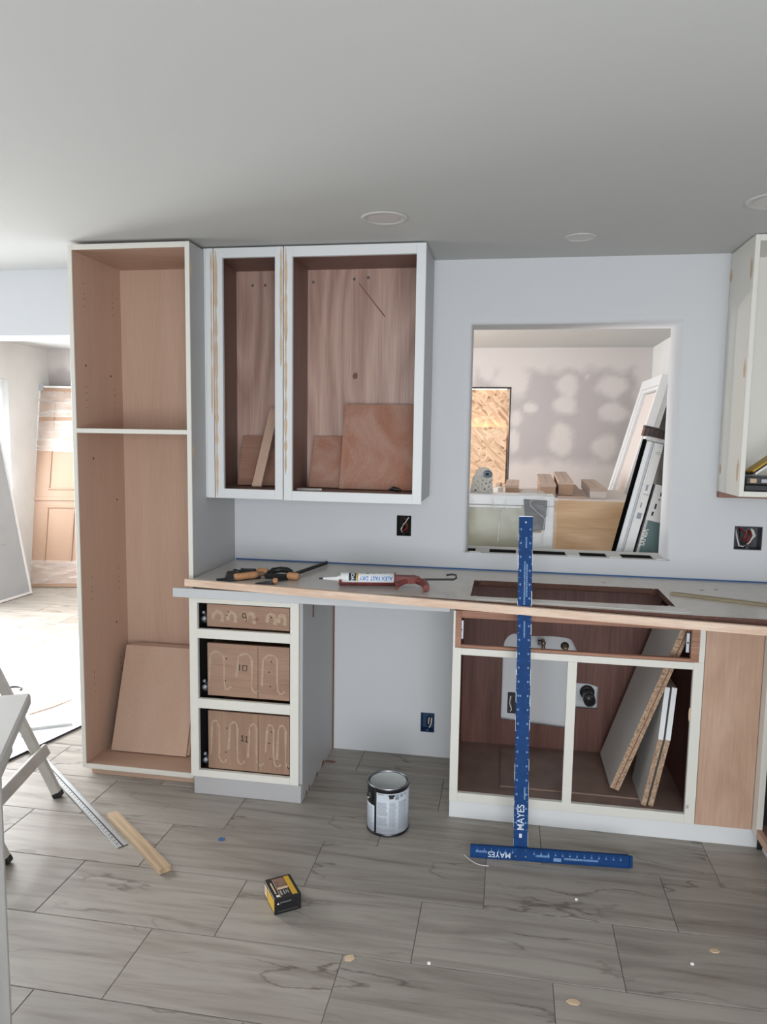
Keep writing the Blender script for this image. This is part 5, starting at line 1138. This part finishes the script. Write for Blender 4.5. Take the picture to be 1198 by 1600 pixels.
# white door unit leaning on the far right wall
DA = math.atan2(.26, 1.0)
DMx = fr((.62, 0, .004), (0, -1, 0), (sin(DA), 0, cos(DA)))      # x toward the viewer (-Y), y up, z = facing -X side
nz = DMx.to_3x3() @ Vector((0, 0, 1)); zs_ = 1 if nz.x < 0 else -1
t = T('leaning_door_unit', 'white prehung door leaning against the right wall of the far room', 'door', (.7, 2.6, 0))
def dbx(a0, a1, s0, s1, z0, z1, bev=.003): q = sorted((zs_ * z0, zs_ * z1)); return MB().box(a0, a1, s0, s1, q[0], q[1], bev=bev, M=DMx)
ya, yb, hh = -3.05, -2.25, 2.03
P('casing', dbx(ya, ya + .075, 0, hh, -.0, .06), M_white2, t); P('casing', dbx(yb - .022, yb, 0, hh, .0, .06), M_white2, t); P('casing', dbx(ya + .075, yb - .022, hh - .075, hh, 0, .06), M_white2, t)
P('jamb', dbx(ya + .076, ya + .10, 0, hh - .076, -.04, .045), M_white2, t); P('jamb', dbx(yb - .044, yb - .0225, 0, hh - .076, -.04, .045), M_white2, t); P('jamb', dbx(ya + .10, yb - .044, hh - .10, hh - .076, -.04, .045), M_white2, t)
dl_ = P('door_leaf', dbx(ya + .108, yb - .047, .006, hh - .106, -.02, .018), M_cardw, t, 'cream door leaf')
for (s0, s1) in ((.2, .85), (1.0, 1.8)): P('panel', dbx(ya + .20, yb - .20, s0, s1, .018, .026), M_cardw, dl_)
# wrapped moulded doors in the far left corner, grey door in front
du = Vector((-.05, .30, 1.9)).normalized(); o_ = Vector((-4.435, 2.945, .004)); dx_ = Vector((.97, .20, 0)); UM = fr(o_, dx_, Vector((.06, .285, 1.9)))
t = T('wrapped_door', 'tan moulded panel door wrapped in clear film leaning in the far left corner', 'door', (-4.1, 3.0, 0))
def ub(x0, x1, y0, y1, z0, z1, bev=.002):
    mb = MB().box(x0, x1, y0, y1, z0, z1, bev=bev, M=UM)
    for p in mb.v: p.x += .045 * (p.z - 1.9)
    return mb
DW, DH = .86, 1.93
lf = P('door_leaf', ub(0, DW, 0, DH, -.045, 0), M_door, t)
for (x0, x1) in ((.13, .40), (.49, .75)):
    for (y0, y1) in ((.22, .78), (.94, 1.36), (1.50, 1.80)):
        fmo = MB(); e = .018
        for q in ((x0, x1, y0, y0 + e), (x0, x1, y1 - e, y1), (x0, x0 + e, y0 + e, y1 - e), (x1 - e, x1, y0 + e, y1 - e)): fmo.box(*q, 0, .012, bev=.005, M=UM)
        for p in fmo.v: p.x += .045 * (p.z - 1.9)
        P('panel_moulding', fmo, M_door, lf); 
P('mid_rail', ub(0, DW, .835, .87, 0, .012), M_door, lf)
P('metal_edge', ub(-.028, -.001, 0, DH + .02, -.05, .014), M_pvc, t, 'white metal frame edge'); P('metal_edge', ub(-.001, DW, DH + .001, DH + .02, -.05, .014), M_pvc, t, 'white metal frame edge'); P('corner_clip', ub(-.030, .03, DH - .03, DH + .035, .015, .022), M_greydoor, t)
for (y0, y1, sl_) in ((1.64, 1.90, -.02), (1.32, 1.60, .04), (.03, .26, -.01)):
    fm = MB(); nx_, nz_ = 24, 16
    for i in range(nx_ + 1):
        for k in range(nz_ + 1):
            x = -.02 + (DW + .04) * i / nx_; y = y0 + (y1 - y0) * k / nz_ + sl_ * (i / nx_) * (1 if k > nz_ / 2 else -1)
            fm.v.append(UM @ Vector((x, y, .016 + .006 * noise.noise(Vector((x * 5, y * 40, 2))))))
    for i in range(nx_):
        for k in range(nz_):
            a = i * (nz_ + 1) + k; fm.f.append([a, a + nz_ + 1, a + nz_ + 2, a + 1]); fm.m.append(0); fm.sm.append(True)
    for p in fm.v: p.x += .045 * (p.z - 1.9)
    P('wrapping_film', fm, M_film, t, 'clear wrinkled film band')
GM = fr((-4.31, 2.70, .004), Vector((-.045, -.97, 0)), Vector((-.052, .003, 1.0)))
t = T('grey_door', 'grey metal door with a pale edge leaning at the far left wall', 'door', (-4.35, 2.3, 0))
gzs = 1 if (GM.to_3x3() @ Vector((0, 0, 1))).x > 0 else -1
def gb(x0, x1, y0, y1, z0, z1, bev=.002):
    q = sorted((gzs * z0, gzs * z1)); mb = MB().box(x0, x1, y0, y1, q[0], q[1], bev=bev, M=GM)
    for p in mb.v: p.y -= .17 * p.z
    return mb
gd = P('door_leaf', gb(.02, .86, .02, 1.98, -.03, 0), M_greydoor, t)
P('edge_frame', gb(0, .0195, 0, 2.0, -.035, .012), M_pvc, t, 'pale metal edge'); P('edge_frame', gb(.02, .88, 0, .0195, -.035, .012), M_pvc, t, 'pale metal edge')
P('raised_panel', gb(.20, .70, .50, 1.10, 0, .010, .006), M_greydoor, gd); P('raised_panel', gb(.20, .70, 1.22, 1.85, 0, .010, .006), M_greydoor, gd)
